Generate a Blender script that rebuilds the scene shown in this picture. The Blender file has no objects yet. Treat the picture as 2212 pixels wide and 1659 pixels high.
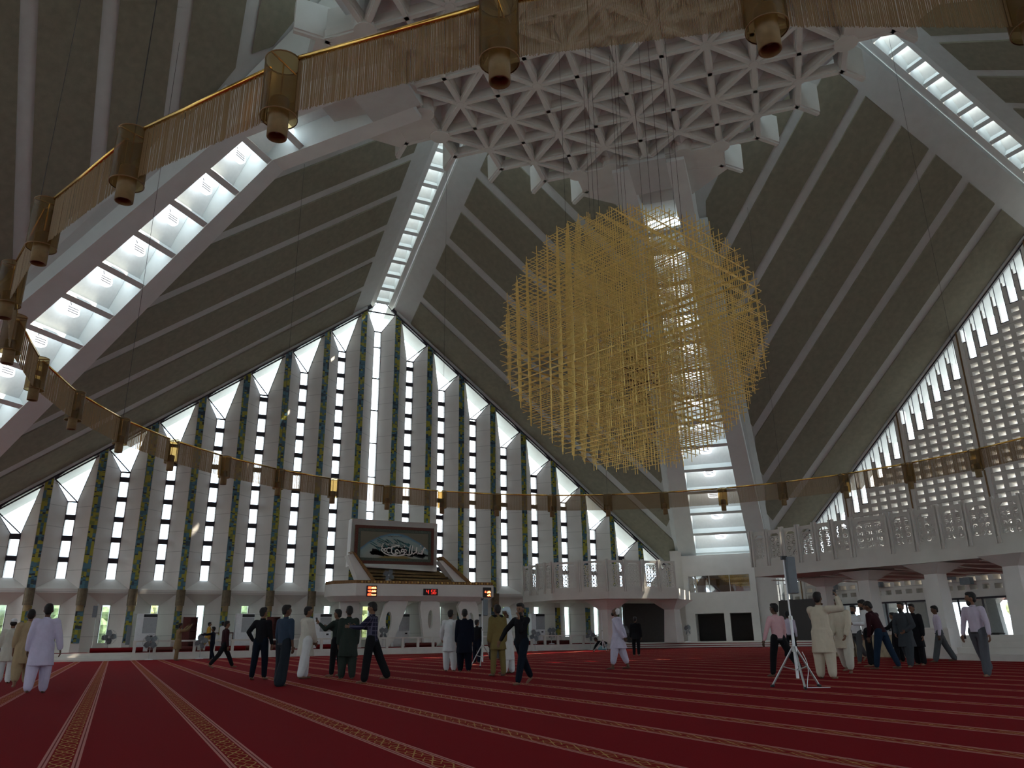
import bpy, bmesh, math, random
from mathutils import Vector, Matrix, Euler
random.seed(7)
C = bpy.context.scene.collection
PI = math.pi
S2 = math.sqrt(2)

# ------------------------------------------------------------------ camera
FPX = 1661.9
CX, CY, CZ = -15.7906, -21.943, 0.95
YAW, PITCH, ROLL = 0.4605, 0.3179, -0.0145
def cam_axes():
    cy, sy, cp, sp = math.cos(YAW), math.sin(YAW), math.cos(PITCH), math.sin(PITCH)
    f = Vector((sy*cp, cy*cp, sp)); r = Vector((cy, -sy, 0)); u = r.cross(f)
    cr, sr = math.cos(ROLL), math.sin(ROLL)
    return r*cr+u*sr, u*cr-r*sr, f
AR, AU, AF = cam_axes()
cd = bpy.data.cameras.new('camera'); cam = bpy.data.objects.new('camera', cd); C.objects.link(cam)
cam.matrix_world = Matrix(((AR.x, AU.x, -AF.x, CX), (AR.y, AU.y, -AF.y, CY), (AR.z, AU.z, -AF.z, CZ), (0, 0, 0, 1)))
cd.sensor_width = 36; cd.lens = FPX/2212*36; cd.clip_start = 0.05; cd.clip_end = 600
bpy.context.scene.camera = cam

# ------------------------------------------------------------------ world, sun, exposure
vs = bpy.context.scene.view_settings
vs.view_transform = 'Standard'; vs.look = 'None'; vs.gamma = 1; vs.use_curve_mapping = False
vs.exposure = 1.15
w = bpy.data.worlds.new('world'); bpy.context.scene.world = w; w.use_nodes = True
wn = w.node_tree; wn.nodes.clear()
wo = wn.nodes.new('ShaderNodeOutputWorld'); bg = wn.nodes.new('ShaderNodeBackground')
tc = wn.nodes.new('ShaderNodeTexCoord'); nz = wn.nodes.new('ShaderNodeTexNoise'); nz.inputs['Scale'].default_value = 2.2
cr = wn.nodes.new('ShaderNodeValToRGB')
cr.color_ramp.elements[0].color = (.60, .80, 1.0, 1); cr.color_ramp.elements[0].position = .35
cr.color_ramp.elements[1].color = (.90, .98, 1.0, 1); cr.color_ramp.elements[1].position = .62
wn.links.new(tc.outputs['Generated'], nz.inputs['Vector']); wn.links.new(nz.outputs['Fac'], cr.inputs['Fac'])
wn.links.new(cr.outputs['Color'], bg.inputs['Color']); bg.inputs['Strength'].default_value = 3.2
wn.links.new(bg.outputs['Background'], wo.inputs['Surface'])
sd = bpy.data.lights.new('sun', 'SUN'); sd.energy = 8.0; sd.angle = .01; sd.color = (1, .88, .70)
sun = bpy.data.objects.new('sun', sd); C.objects.link(sun)
sun.rotation_euler = Vector((.50, -.15, .86)).to_track_quat('Z', 'Y').to_euler()
cy_ = bpy.context.scene.cycles
cy_.max_bounces = 9; cy_.diffuse_bounces = 6; cy_.glossy_bounces = 3; cy_.transmission_bounces = 3; cy_.transparent_max_bounces = 24
cy_.caustics_reflective = False; cy_.caustics_refractive = False

# ------------------------------------------------------------------ helpers
class MB:
    def __init__(s): s.v = []; s.f = []; s.m = []; s.mi = 0
    def face(s, pts, mi=None):
        n = len(s.v); s.v += [tuple(p) for p in pts]; s.f.append(tuple(range(n, n+len(pts)))); s.m.append(s.mi if mi is None else mi)
    def hexa(s, b, t):                       # b, t: four points each, same order
        n = len(s.v); s.v += [tuple(p) for p in b]+[tuple(p) for p in t]; k = len(b)
        s.f.append(tuple(range(n+k-1, n-1, -1))); s.f.append(tuple(range(n+k, n+2*k)))
        for i in range(k): j = (i+1) % k; s.f.append((n+i, n+j, n+k+j, n+k+i))
        s.m += [s.mi]*(k+2)
    def box(s, x0, x1, y0, y1, z0, z1):
        s.hexa([(x0,y0,z0),(x1,y0,z0),(x1,y1,z0),(x0,y1,z0)], [(x0,y0,z1),(x1,y0,z1),(x1,y1,z1),(x0,y1,z1)])
    def bar(s, p, q, w, h, up=(0,0,1)):      # box bar from p to q
        p = Vector(p); q = Vector(q); d = (q-p).normalized(); a = d.cross(Vector(up))
        if a.length < 1e-4: a = d.cross(Vector((1,0,0)))
        a.normalize(); b = a.cross(d); a = a*w/2; b = b*h/2
        s.hexa([p-a-b, p+a-b, p+a+b, p-a+b], [q-a-b, q+a-b, q+a+b, q-a+b])
    def tube(s, p, q, r0, r1=None, n=8, caps=True):
        r1 = r0 if r1 is None else r1
        p = Vector(p); q = Vector(q); d = (q-p).normalized(); a = d.cross(Vector((0,0,1)))
        if a.length < 1e-4: a = Vector((1,0,0))
        a.normalize(); b = d.cross(a); k = len(s.v)
        for c, r in ((p, r0), (q, r1)):
            for i in range(n): t = 2*PI*i/n; s.v.append(tuple(c+a*r*math.cos(t)+b*r*math.sin(t)))
        for i in range(n): j = (i+1) % n; s.f.append((k+i, k+j, k+n+j, k+n+i)); s.m.append(s.mi)
        if caps: s.f.append(tuple(range(k+n-1, k-1, -1))); s.f.append(tuple(range(k+n, k+2*n))); s.m += [s.mi]*2
    def loft(s, rings, closed=True):         # rings: lists of points
        k = len(s.v); n = len(rings[0])
        for r in rings: s.v += [tuple(p) for p in r]
        for j in range(len(rings)-1):
            for i in range(n):
                i2 = (i+1) % n; s.f.append((k+j*n+i, k+j*n+i2, k+(j+1)*n+i2, k+(j+1)*n+i)); s.m.append(s.mi)
        if closed:
            s.f.append(tuple(range(k+n-1, k-1, -1))); s.f.append(tuple(range(k+(len(rings)-1)*n, k+len(rings)*n))); s.m += [s.mi]*2
    def lathe(s, prof, c=(0,0,0), n=20):     # prof: (r, z) list
        s.loft([[(c[0]+r*math.cos(2*PI*i/n), c[1]+r*math.sin(2*PI*i/n), c[2]+z) for i in range(n)] for r, z in prof])
    def prism(s, poly, z0, z1):
        s.hexa([(x,y,z0) for x,y in poly], [(x,y,z1) for x,y in poly])
    def ball(s, c, rx, ry=None, rz=None, n=10, m=7, R=None):
        ry = ry or rx; rz = rz or rx; rings = []
        for j in range(1, m):
            t = PI*j/m; ring = []
            for i in range(n):
                v = Vector((rx*math.sin(t)*math.cos(2*PI*i/n), ry*math.sin(t)*math.sin(2*PI*i/n), -rz*math.cos(t)))
                if R: v = R @ v
                ring.append(Vector(c)+v)
            rings.append(ring)
        s.loft(rings)
    def build(s, name, mats, parent=None, smooth=False, bevel=0):
        me = bpy.data.meshes.new(name); me.from_pydata(s.v, [], s.f); me.validate()
        for mt in (mats if isinstance(mats, (list, tuple)) else [mats]): me.materials.append(mt)
        if len(me.polygons) == len(s.m): me.polygons.foreach_set('material_index', s.m)
        if smooth: me.polygons.foreach_set('use_smooth', [True]*len(me.polygons))
        bm = bmesh.new(); bm.from_mesh(me); bmesh.ops.recalc_face_normals(bm, faces=bm.faces); bm.to_mesh(me); bm.free()
        o = bpy.data.objects.new(name, me); C.objects.link(o)
        if parent: o.parent = parent
        if bevel:
            b = o.modifiers.new('bevel', 'BEVEL'); b.width = bevel; b.segments = 2; b.limit_method = 'ANGLE'
        return o
def struct(o): o['kind'] = 'structure'; return o
def tag(o, label, cat, group=None, kind=None):
    o['label'] = label; o['category'] = cat
    if group: o['group'] = group
    if kind: o['kind'] = kind
    return o
def thing(name, label, cat, loc=(0,0,0), rz=0, group=None):
    o = bpy.data.objects.new(name, None); C.objects.link(o); o.empty_display_size = .2
    o.location = loc; o.rotation_euler = (0,0,rz); return tag(o, label, cat, group)
def dup(o, parent=None):
    c = o.copy(); C.objects.link(c); c.parent = parent
    for ch in o.children: dup(ch, c)
    return c
def ray(px, py): return (AR*(px-1106)+AU*(829.5-py)+AF*FPX)
def atz(px, py, z=0): v = ray(px, py); return Vector((CX,CY,CZ))+v*((z-CZ)/v.z)
def aty(px, py, y): v = ray(px, py); return Vector((CX,CY,CZ))+v*((y-CY)/v.y)
def atx(px, py, x): v = ray(px, py); return Vector((CX,CY,CZ))+v*((x-CX)/v.x)

# ------------------------------------------------------------------ materials
M = {}
def mat(name, col, rough=.6, metal=0, var=.06, scale=6, bump=0, bscale=40, spec=.3, emit=None, es=1):
    m = bpy.data.materials.new(name); m.use_nodes = True; nt = m.node_tree; b = nt.nodes['Principled BSDF']
    b.inputs['Roughness'].default_value = rough; b.inputs['Metallic'].default_value = metal
    b.inputs['Specular IOR Level'].default_value = spec
    tcn = nt.nodes.new('ShaderNodeTexCoord')
    n = nt.nodes.new('ShaderNodeTexNoise'); n.inputs['Scale'].default_value = scale; n.inputs['Detail'].default_value = 4
    nt.links.new(tcn.outputs['Object'], n.inputs['Vector'])
    r = nt.nodes.new('ShaderNodeValToRGB')
    r.color_ramp.elements[0].position = .3; r.color_ramp.elements[1].position = .7
    r.color_ramp.elements[0].color = [max(0, c*(1-var)) for c in col]+[1]; r.color_ramp.elements[1].color = [min(1, c*(1+var)) for c in col]+[1]
    nt.links.new(n.outputs['Fac'], r.inputs['Fac']); nt.links.new(r.outputs['Color'], b.inputs['Base Color'])
    if bump:
        n2 = nt.nodes.new('ShaderNodeTexNoise'); n2.inputs['Scale'].default_value = bscale; nt.links.new(tcn.outputs['Object'], n2.inputs['Vector'])
        bp = nt.nodes.new('ShaderNodeBump'); bp.inputs['Strength'].default_value = bump; bp.inputs['Distance'].default_value = .02
        nt.links.new(n2.outputs['Fac'], bp.inputs['Height']); nt.links.new(bp.outputs['Normal'], b.inputs['Normal'])
    if emit: b.inputs['Emission Color'].default_value = (*emit, 1); b.inputs['Emission Strength'].default_value = es
    M[name] = m; m['ramp'] = r.name
    return m
def N(m, t): return m.node_tree.nodes.new(t)
def L(m, a, b): m.node_tree.links.new(a, b)
def mth(m, op, a, b=None, c=None):
    n = N(m, 'ShaderNodeMath'); n.operation = op
    for i, v in enumerate((a, b, c)):
        if v is None: continue
        if isinstance(v, (int, float)): n.inputs[i].default_value = v
        else: L(m, v, n.inputs[i])
    return n.outputs[0]
def mixc(m, fac, a, b):
    n = N(m, 'ShaderNodeMix'); n.data_type = 'RGBA'
    if isinstance(fac, (int, float)): n.inputs[0].default_value = fac
    else: L(m, fac, n.inputs[0])
    for v, i in ((a, 6), (b, 7)):
        if isinstance(v, tuple): n.inputs[i].default_value = (*v, 1)
        else: L(m, v, n.inputs[i])
    return n.outputs[2]
mat('plaster', (.66,.64,.61), .7, var=.04, scale=1.5)
mat('white_beam', (.63,.67,.67), .65, var=.04, scale=1.2)
mat('acoustic', (.215,.208,.160), .95, var=.10, scale=3, bump=.3, bscale=60)
mat('roof_white', (.50,.53,.53), .8, var=.04, scale=2)
mat('grid_white', (.60,.62,.60), .75, var=.05, scale=1)
mat('coffer', (.68,.75,.78), .8, var=.04, scale=1)
mat('dark_frame', (.03,.025,.035), .5)
mat('slot_white', (.78,.79,.78), .7, var=.03)
mat('gold', (.85,.52,.14), .25, metal=1, var=.05)
mat('gold_rod', (.95,.68,.24), .35, metal=.55, var=.12, scale=3)
mat('brass_dark', (.22,.13,.06), .4, metal=.5)
mat('wire', (.03,.03,.03), .5)
mat('marble', (.60,.57,.53), .45, var=.06, scale=2, spec=.5)
mat('room_shade', (.05,.045,.045), .9)  # shade of unlit interiors put into the colour
mat('white_metal', (.72,.74,.76), .4, spec=.5)
mat('grey_metal', (.45,.45,.44), .35, metal=.6)
mat('speaker_grey', (.16,.18,.20), .6)
mat('dark_plastic', (.025,.025,.028), .5)
mat('wood_red', (.10,.02,.015), .5)
mat('wood_tan', (.42,.28,.12), .55, var=.15, scale=8)
mat('skin', (.17,.085,.05), .55, var=.08)
mat('skin_dark', (.10,.05,.03), .55, var=.08)
mat('hair', (.012,.010,.010), .6)
mat('eye', (.02,.015,.01), .3)
mat('foliage', (.15,.20,.11), .8, var=.5, scale=3)
mat('foliage_yellow', (.26,.27,.12), .8, var=.4, scale=3)
mat('bark', (.10,.07,.05), .9)
mat('portico', (.20,.21,.22), .8)
mat('paving', (.36,.35,.32), .8)
mat('lamp_white', (.8,.85,.9), .4, emit=(.85,.93,1.0), es=1.2)
mat('led_red', (.4,.02,.01), .4, emit=(1,.06,.02), es=3.0)
mat('led_dim', (.3,.01,.01), .4, emit=(1,.03,.02), es=.8)
mat('led_hot', (.6,.1,.02), .4, emit=(1,.20,.05), es=6)
mat('picture_frame', (.10,.03,.02), .5, var=.3, scale=20)
mat('picture_inlay', (.07,.09,.07), .6, var=.6, scale=40)
mat('calligraphy_white', (.75,.74,.70), .5)
mat('brush_black', (.015,.02,.022), .6)
mat('brush_teal', (.05,.16,.17), .6, var=.5, scale=10)
mat('gold_band', (.20,.10,.03), .5, var=.3, scale=15)
mat('gold_disc', (.60,.38,.12), .3, metal=.5)
mat('backdrop', (.20,.13,.05), .6, var=.25, scale=6)
mat('fan_grey', (.30,.31,.32), .4, metal=.5)
# glass panes: mostly clear, slightly glossy
def glass(name, tint, clear, rough=.05):
    m = bpy.data.materials.new(name); m.use_nodes = True; nt = m.node_tree; nt.nodes.clear()
    o = N(m, 'ShaderNodeOutputMaterial'); t = N(m, 'ShaderNodeBsdfTransparent'); g = N(m, 'ShaderNodeBsdfGlossy'); mx = N(m, 'ShaderNodeMixShader')
    t.inputs[0].default_value = (*tint, 1); g.inputs['Roughness'].default_value = rough; mx.inputs[0].default_value = 1-clear
    L(m, t.outputs[0], mx.inputs[1]); L(m, g.outputs[0], mx.inputs[2]); L(m, mx.outputs[0], o.inputs[0]); M[name] = m; return m
glass('pane', (.96,.98,1), .95)
glass('pane_green', (.75,.85,.78), .92)
def smoked(name, col, clear, rough=.35):
    m = bpy.data.materials.new(name); m.use_nodes = True; nt = m.node_tree; b = nt.nodes['Principled BSDF']
    b.inputs['Base Color'].default_value = (*col, 1); b.inputs['Roughness'].default_value = rough
    t = N(m, 'ShaderNodeBsdfTransparent'); t.inputs[0].default_value = (min(1, col[0]*1.9+.2), min(1, col[1]*1.9+.16), min(1, col[2]*1.9+.1), 1)
    mx = N(m, 'ShaderNodeMixShader'); mx.inputs[0].default_value = 1-clear
    o = nt.nodes['Material Output']; L(m, t.outputs[0], mx.inputs[1]); L(m, b.outputs[0], mx.inputs[2]); L(m, mx.outputs[0], o.inputs[0]); M[name] = m; return m
smoked('smoked_glass', (.20,.14,.06), .66, .35)
smoked('rod_glass', (.33,.235,.12), .38, .5)
smoked('fan_cage', (.45,.45,.45), .75, .4)

# wall concrete with thin joint lines at every pane bar
m = mat('wall_panel', (.60,.575,.54), .8, var=.05, scale=.8)
b = m.node_tree.nodes['Principled BSDF']; r = m.node_tree.nodes[m['ramp']]
g = N(m, 'ShaderNodeNewGeometry'); sx = N(m, 'ShaderNodeSeparateXYZ'); L(m, g.outputs['Position'], sx.inputs[0])
fr = mth(m, 'FRACT', mth(m, 'DIVIDE', mth(m, 'SUBTRACT', sx.outputs['Z'], 4.58), 1.30))
ln = mth(m, 'LESS_THAN', mth(m, 'ABSOLUTE', mth(m, 'SUBTRACT', fr, .5)), .015)
L(m, mixc(m, mth(m, 'MULTIPLY', ln, .45), r.outputs['Color'], (.18,.17,.16)), b.inputs['Base Color'])

# mosaic: small tiles, blue and yellow bands
m = mat('mosaic', (.1,.1,.1), .4, var=.0); b = m.node_tree.nodes['Principled BSDF']
tcn = N(m, 'ShaderNodeTexCoord'); mp = N(m, 'ShaderNodeMapping'); mp.inputs['Scale'].default_value = (9, 9, 5.5)
L(m, tcn.outputs['Object'], mp.inputs['Vector'])
vn = N(m, 'ShaderNodeTexVoronoi'); vn.distance = 'CHEBYCHEV'; vn.inputs['Randomness'].default_value = .35; L(m, mp.outputs[0], vn.inputs['Vector'])
vn.inputs['Scale'].default_value = .7
sp = N(m, 'ShaderNodeSeparateXYZ'); L(m, tcn.outputs['Object'], sp.inputs[0])
nn = N(m, 'ShaderNodeTexNoise'); nn.noise_dimensions = '1D'; nn.inputs['Scale'].default_value = .8; nn.inputs['Detail'].default_value = 3; L(m, sp.outputs['Z'], nn.inputs['W'])
sc_ = N(m, 'ShaderNodeSeparateColor'); L(m, vn.outputs['Color'], sc_.inputs[0])
va = mth(m, 'ADD', mth(m, 'MULTIPLY', sc_.outputs[0], .42), nn.outputs['Fac'])
rp = N(m, 'ShaderNodeValToRGB'); rp.color_ramp.interpolation = 'CONSTANT'
els = [(0,(.02,.04,.06)),(.46,(.05,.12,.16)),(.58,(.07,.17,.22)),(.66,(.02,.03,.035)),(.70,(.30,.28,.03)),(.84,(.16,.18,.04)),(.93,(.07,.14,.19))]
while len(rp.color_ramp.elements) < len(els): rp.color_ramp.elements.new(.5)
for e, (p_, c_) in zip(rp.color_ramp.elements, els): e.position = p_; e.color = (*c_, 1)
L(m, va, rp.inputs['Fac']); L(m, rp.outputs['Color'], b.inputs['Base Color'])

# carpet: deep red, patterned rows running along Y
X0, DR = -17.444, 1.3729
m = mat('carpet', (.185,.0095,.013), 1.0, var=.22, scale=160, spec=0.02); b = m.node_tree.nodes['Principled BSDF']; r = m.node_tree.nodes[m['ramp']]
n3 = N(m, 'ShaderNodeTexNoise'); n3.inputs['Scale'].default_value = .35; g = N(m, 'ShaderNodeNewGeometry'); L(m, g.outputs['Position'], n3.inputs['Vector'])
sx = N(m, 'ShaderNodeSeparateXYZ'); L(m, g.outputs['Position'], sx.inputs[0])
uu = mth(m, 'MULTIPLY', mth(m, 'SUBTRACT', mth(m, 'FRACT', mth(m, 'ADD', mth(m, 'DIVIDE', mth(m, 'SUBTRACT', sx.outputs['X'], X0), DR), .5)), .5), DR)  # metres from stripe centre
au = mth(m, 'ABSOLUTE', uu)
edge = mth(m, 'MULTIPLY', mth(m, 'LESS_THAN', au, .150), mth(m, 'GREATER_THAN', au, .095))
edge2 = mth(m, 'MULTIPLY', mth(m, 'LESS_THAN', au, .128), mth(m, 'GREATER_THAN', au, .116))
yy = mth(m, 'MULTIPLY', sx.outputs['Y'], 2*PI/.46)
cs = mth(m, 'COSINE', yy)
chain = mth(m, 'LESS_THAN', mth(m, 'ABSOLUTE', mth(m, 'SUBTRACT', au, mth(m, 'ADD', mth(m, 'MULTIPLY', cs, .034), .046))), .0065)
cs2 = mth(m, 'COSINE', mth(m, 'ADD', yy, PI))
chain2 = mth(m, 'LESS_THAN', mth(m, 'ABSOLUTE', mth(m, 'SUBTRACT', au, mth(m, 'ADD', mth(m, 'MULTIPLY', cs2, .040), .034))), .005)
star = mth(m, 'LESS_THAN', mth(m, 'ADD', au, mth(m, 'ABSOLUTE', mth(m, 'MULTIPLY', mth(m, 'SUBTRACT', mth(m, 'FRACT', mth(m, 'DIVIDE', sx.outputs['Y'], .46)), .5), .46))), .03)
pat = mth(m, 'MINIMUM', mth(m, 'ADD', mth(m, 'ADD', chain, chain2), star), 1)
pat = mth(m, 'MULTIPLY', pat, mth(m, 'LESS_THAN', au, .09))
base = mixc(m, mth(m, 'LESS_THAN', au, .095), r.outputs['Color'], (.20,.012,.012))
base = mixc(m, edge, base, (.46,.20,.18))
base = mixc(m, edge2, base, (.16,.03,.03))
base = mixc(m, pat, base, (.42,.24,.09))
L(m, base, b.inputs['Base Color'])
m = mat('carpet_plain', (.17,.010,.013), .95, var=.2, scale=60, spec=.05)

def cloth(name, col, rough=.85, check=None):
    m = mat(name, col, rough, var=.05, scale=9, spec=.1); b = m.node_tree.nodes['Principled BSDF']
    t = N(m, 'ShaderNodeTexCoord'); mp = N(m, 'ShaderNodeMapping'); mp.inputs['Scale'].default_value = (9, 9, 2.2); L(m, t.outputs['Object'], mp.inputs[0])
    n = N(m, 'ShaderNodeTexNoise'); n.inputs['Scale'].default_value = 1.4; n.inputs['Detail'].default_value = 2; L(m, mp.outputs[0], n.inputs['Vector'])
    bp = N(m, 'ShaderNodeBump'); bp.inputs['Strength'].default_value = .55; bp.inputs['Distance'].default_value = .03
    L(m, n.outputs['Fac'], bp.inputs['Height']); L(m, bp.outputs['Normal'], b.inputs['Normal'])
    if check:
        sp = N(m, 'ShaderNodeSeparateXYZ'); L(m, t.outputs['Object'], sp.inputs[0])
        a = mth(m, 'LESS_THAN', mth(m, 'FRACT', mth(m, 'MULTIPLY', sp.outputs['Z'], 11)), .18)
        c = mth(m, 'LESS_THAN', mth(m, 'FRACT', mth(m, 'MULTIPLY', sp.outputs['X'], 13)), .18)
        L(m, mixc(m, mth(m, 'MAXIMUM', a, c), m.node_tree.nodes[m['ramp']].outputs['Color'], check), b.inputs['Base Color'])
    return m
# ================================================================== SETTING
S, SF, W = 33.83, 32.93, 2.75
H, SL, RM = 26.72, .7675, .43            # gable apex height, gable slope, rise of the roof planes towards the centre
ZW, ZLT, ZLB = 4.75, 4.10, 3.86
HW, HM = .28, .22
def rot4(objs, turns, **kw):
    out = []
    for k in turns:
        for o in objs:
            c = dup(o); c.rotation_euler = (0, 0, o.rotation_euler.z-k*PI/2); out.append(c)
    return out
# floor and outside ground
f = MB(); f.box(-S, S+.2, -S, S, -.3, 0); struct(f.build('floor', M['carpet']))
f = MB(); f.box(-130, 150, -130, 150, -1.5, -.35); struct(f.build('outdoor_ground', M['paving']))

# ---- gable wall of folded panels (front), reused for the unseen sides
def zedge(x): return H-SL*abs(x)
KM = 10
wall = MB(); strips = []; wins = []
def tipz(k): return H-2.5-SL*W*abs(k)
for k in range(-KM, KM+1):
    cx = k*W; zt = tipz(k)
    for sg in (-1, 1):
        xa = cx+sg*HW; xb = cx+sg*(W/2-HM); ze = zedge(cx+sg*W/2)-.15
        if ze < ZLT+.3: ze = ZLT+.3
        z0 = max(zt, ZW+.05)
        a = [(xa, S, ZW), (xb, SF, ZLT), (xb, SF, ze), (xa, S, z0)]
        off = Vector((-sg*.06, .16, 0)) if 1 else 0
        wall.hexa(a, [Vector(p)+off for p in a])
        # lower half, under the ledge
        xl = cx+sg*.24
        a = [(xl, S, .3), (xb, SF, .3), (xb, SF, ZLB), (xl, S, 3.17)]
        wall.hexa(a, [Vector(p)+off for p in a])
    # sill slope and ledge, soffit slope
    xa, xb = W/2-HM, HW
    a = [(cx-xa, SF, ZLT), (cx+xa, SF, ZLT), (cx+xb, S, ZW), (cx-xb, S, ZW)]
    wall.hexa(a, [Vector(p)+Vector((0,.05,-.12)) for p in a])
    wall.box(cx-W/2, cx+W/2, SF-.02, S+.12, ZLB, ZLT)
    a = [(cx-xa, SF, ZLB), (cx+xa, SF, ZLB), (cx+.24, S, 3.17), (cx-.24, S, 3.17)]
    wall.hexa(a, [Vector(p)+Vector((0,.05,.12)) for p in a])
    wall.box(cx-.24, cx+.24, S, S+.15, .3, .95)
# nibs that carry the mosaic
for k in range(-KM, KM):
    xm = (k+.5)*W; zt = zedge(xm)-.12
    if zt < ZLT+.5: continue
    wall.box(xm-HM-.03, xm+HM+.03, SF, SF+.3, ZLT, zt)
    wall.box(xm-HM-.03, xm+HM+.03, SF, SF+.3, .3, ZLB)
for sg in (-1, 1): wall.box(min(sg*28.6, sg*S), max(sg*28.6, sg*S), SF, S, 0, 5)
fw = struct(wall.build('wall_front', M['wall_panel']))
ti = 0
for k in range(-KM, KM):
    xm = (k+.5)*W; zt = zedge(xm)-.14
    if zt < ZLT+.5: continue
    ti += 1; f = MB(); f.box(xm-HM, xm+HM, SF-.035, SF-.002, ZLT+.02, zt); f.box(xm-HM, xm+HM, SF-.035, SF-.002, .95, 3.1)
    strips.append(struct(f.build('trim_%d' % ti, M['mosaic'])))
# windows: bars, head glass, panes
def win_front(k, n):
    cx = k*W; zt = tipz(k); f = MB(); p = MB()
    zt_ = max(zt, ZW+.3)
    if k == 0: pitch, bar = 2.6, .07
    else: pitch, bar = 1.30, .32
    z = ZW
    f.box(cx-HW-.02, cx-HW+.012, S-.02, S+.12, ZW, zt_); f.box(cx+HW-.012, cx+HW+.02, S-.02, S+.12, ZW, zt_)
    while z < zt_:
        z1 = min(z+pitch-bar, zt_)
        if z1-z > .02: p.face([(cx-HW, S+.06, z), (cx+HW, S+.06, z), (cx+HW, S+.06, z1), (cx-HW, S+.06, z1)])
        f.box(cx-HW, cx+HW, S-.015, S+.14, z1, min(z1+bar, zt_+.06)) if z1 < zt_+.01 else None
        z += pitch
    za, zb = zedge(cx-W/2)-.15, zedge(cx+W/2)-.15
    A, B, D, E_ = (cx-HW, S+.02, zt_), (cx+HW, S+.02, zt_), (cx+W/2-HM, SF+.05, zb), (cx-W/2+HM, SF+.05, za)
    if k == 0:
        T = [(cx-HW, S+.02, zt_), (cx+HW, S+.02, zt_), (cx+W/2-HM, SF+.05, zb), (cx+.35, SF+.05, H-.35), (cx-.35, SF+.05, H-.35), (cx-W/2+HM, SF+.05, za)]
        p.face(T)
        for i in range(6): f.bar(T[i], T[(i+1) % 6], .05, .05)
        f.bar(T[2], T[5], .08, .1)
    elif zt > ZW:
        p.face([A, B, D, E_])
        for q0, q1, w_ in ((A, B, .06), (B, D, .045), (A, E_, .045)): f.bar(q0, q1, w_, w_)
        lo, hi = (E_, D) if za < zb else (D, E_)
        f.bar(lo, hi, .10, .13); f.bar(Vector(lo)+Vector((0,0,-.12)), Vector(hi)+Vector((0,0,-.46)), .06, .09)
        # tie bar from the low side to the slot head
        tip = A if lo == D else B
        f.bar(lo, tip, .05, .06)
    # low window
    f.box(cx-.25, cx-.225, S-.01, S+.1, .95, 3.17); f.box(cx+.225, cx+.25, S-.01, S+.1, .95, 3.17)
    q = MB(); q.face([(cx-.23, S+.05, .95), (cx+.23, S+.05, .95), (cx+.23, S+.05, 3.17), (cx-.23, S+.05, 3.17)])
    o = struct(f.build('window_%d' % n, M['dark_frame'])); p.build('pane', M['pane'], o); q.build('lower_pane', M['pane_green'], o)
    return o
wins = [win_front(k, k+KM+1) for k in range(-KM, KM+1) if tipz(k) > ZW-2]
# dark joint under the roof edge
f = MB()
for sg in (-1, 1): f.bar((sg*.9, SF+.02, zedge(.9)+.0), (sg*28.8, SF+.02, zedge(28.8)+.0), .5, .16, (0,1,0))
edge = struct(f.build('trim_30', M['dark_frame']))
side = rot4([fw], (2, 3)); side[0].name = 'wall_back'; side[1].name = 'wall_left'
for o in rot4(wins, (2, 3)): pass
rot4([edge], (1, 2, 3))

# ---- roof: one pair of planes per side (white slab with brown acoustic strips), fourfold
def zr(x, y): return H-SL*abs(x)+RM*(SF-y)
def plane_pair():
    out = []
    for sg in (-1, 1):
        s = MB()
        pts = [(1.0*sg, SF+1.6), (30.6*sg, SF+1.6), (26.6*sg, 30.0), (10.6*sg, 12.4), (7.2*sg, 9.0), (2.2*sg, 4.0), (1.0*sg, 3.2)]
        bot = [(x, y, zr(x, y)) for x, y in pts]
        s.hexa(bot, [(x, y, z+.35) for x, y, z in bot])
        o = struct(s.build('ceiling', M['roof_white'])); out.append(o)
        p = MB(); n = 0; hwid = .30
        ys = [30.25-2.75*i for i in range(0, 10)]
        for i in range(len(ys)):
            y1 = ys[i]-hwid; y0 = ys[i]-W+hwid
            if i == 0: pass
            t0, t1 = 5.2, 4.6
            def xe(y): return y-(1.95+.105*(y-14.4))*S2-.85
            xin = 2.35
            if xe(y1) < xin+.5: continue
            xa, xb = max(xe(y0), xin), xe(y1)
            q = [(sg*xin, y1), (sg*xb, y1), (sg*(xb-.25), y1-.9), (sg*xa, y0), (sg*xin, y0)]
            if xa <= xin: q = [(sg*xin, y1), (sg*xb, y1), (sg*(xin+.1), y0+.3)]
            bot = [(x, y, zr(x, y)-.10) for x, y in q]
            p.hexa(bot, [(x, y, z+.11) for x, y, z in bot])
        # the strip between the last white band and the gable edge
        q = [(sg*xin, SF-.2), (sg*27.2, SF-.2), (sg*25.6, 30.25+hwid), (sg*xin, 30.25+hwid)]
        bot = [(x, y, zr(x, y)-.10) for x, y in q]
        p.hexa(bot, [(x, y, z+.11) for x, y, z in bot])
        p.build('acoustic_strips', M['acoustic'], o)
    return out
roof = plane_pair(); rot4(roof, (1, 2, 3))
# soft white edge beam along the gable, at the roof's outer edge
f = MB()
for sg in (-1, 1):
    a = [(sg*1.2, SF-.15), (sg*27.6, SF-.15), (sg*27.6, SF+.25), (sg*1.2, SF+.25)]
    bot = [(x, y, zr(x, y)-.22) for x, y in a]; f.hexa(bot, [(x, y, z+.3) for x, y, z in bot])
eb = struct(f.build('trim_31', M['roof_white'])); rot4([eb], (1, 2, 3))

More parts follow.
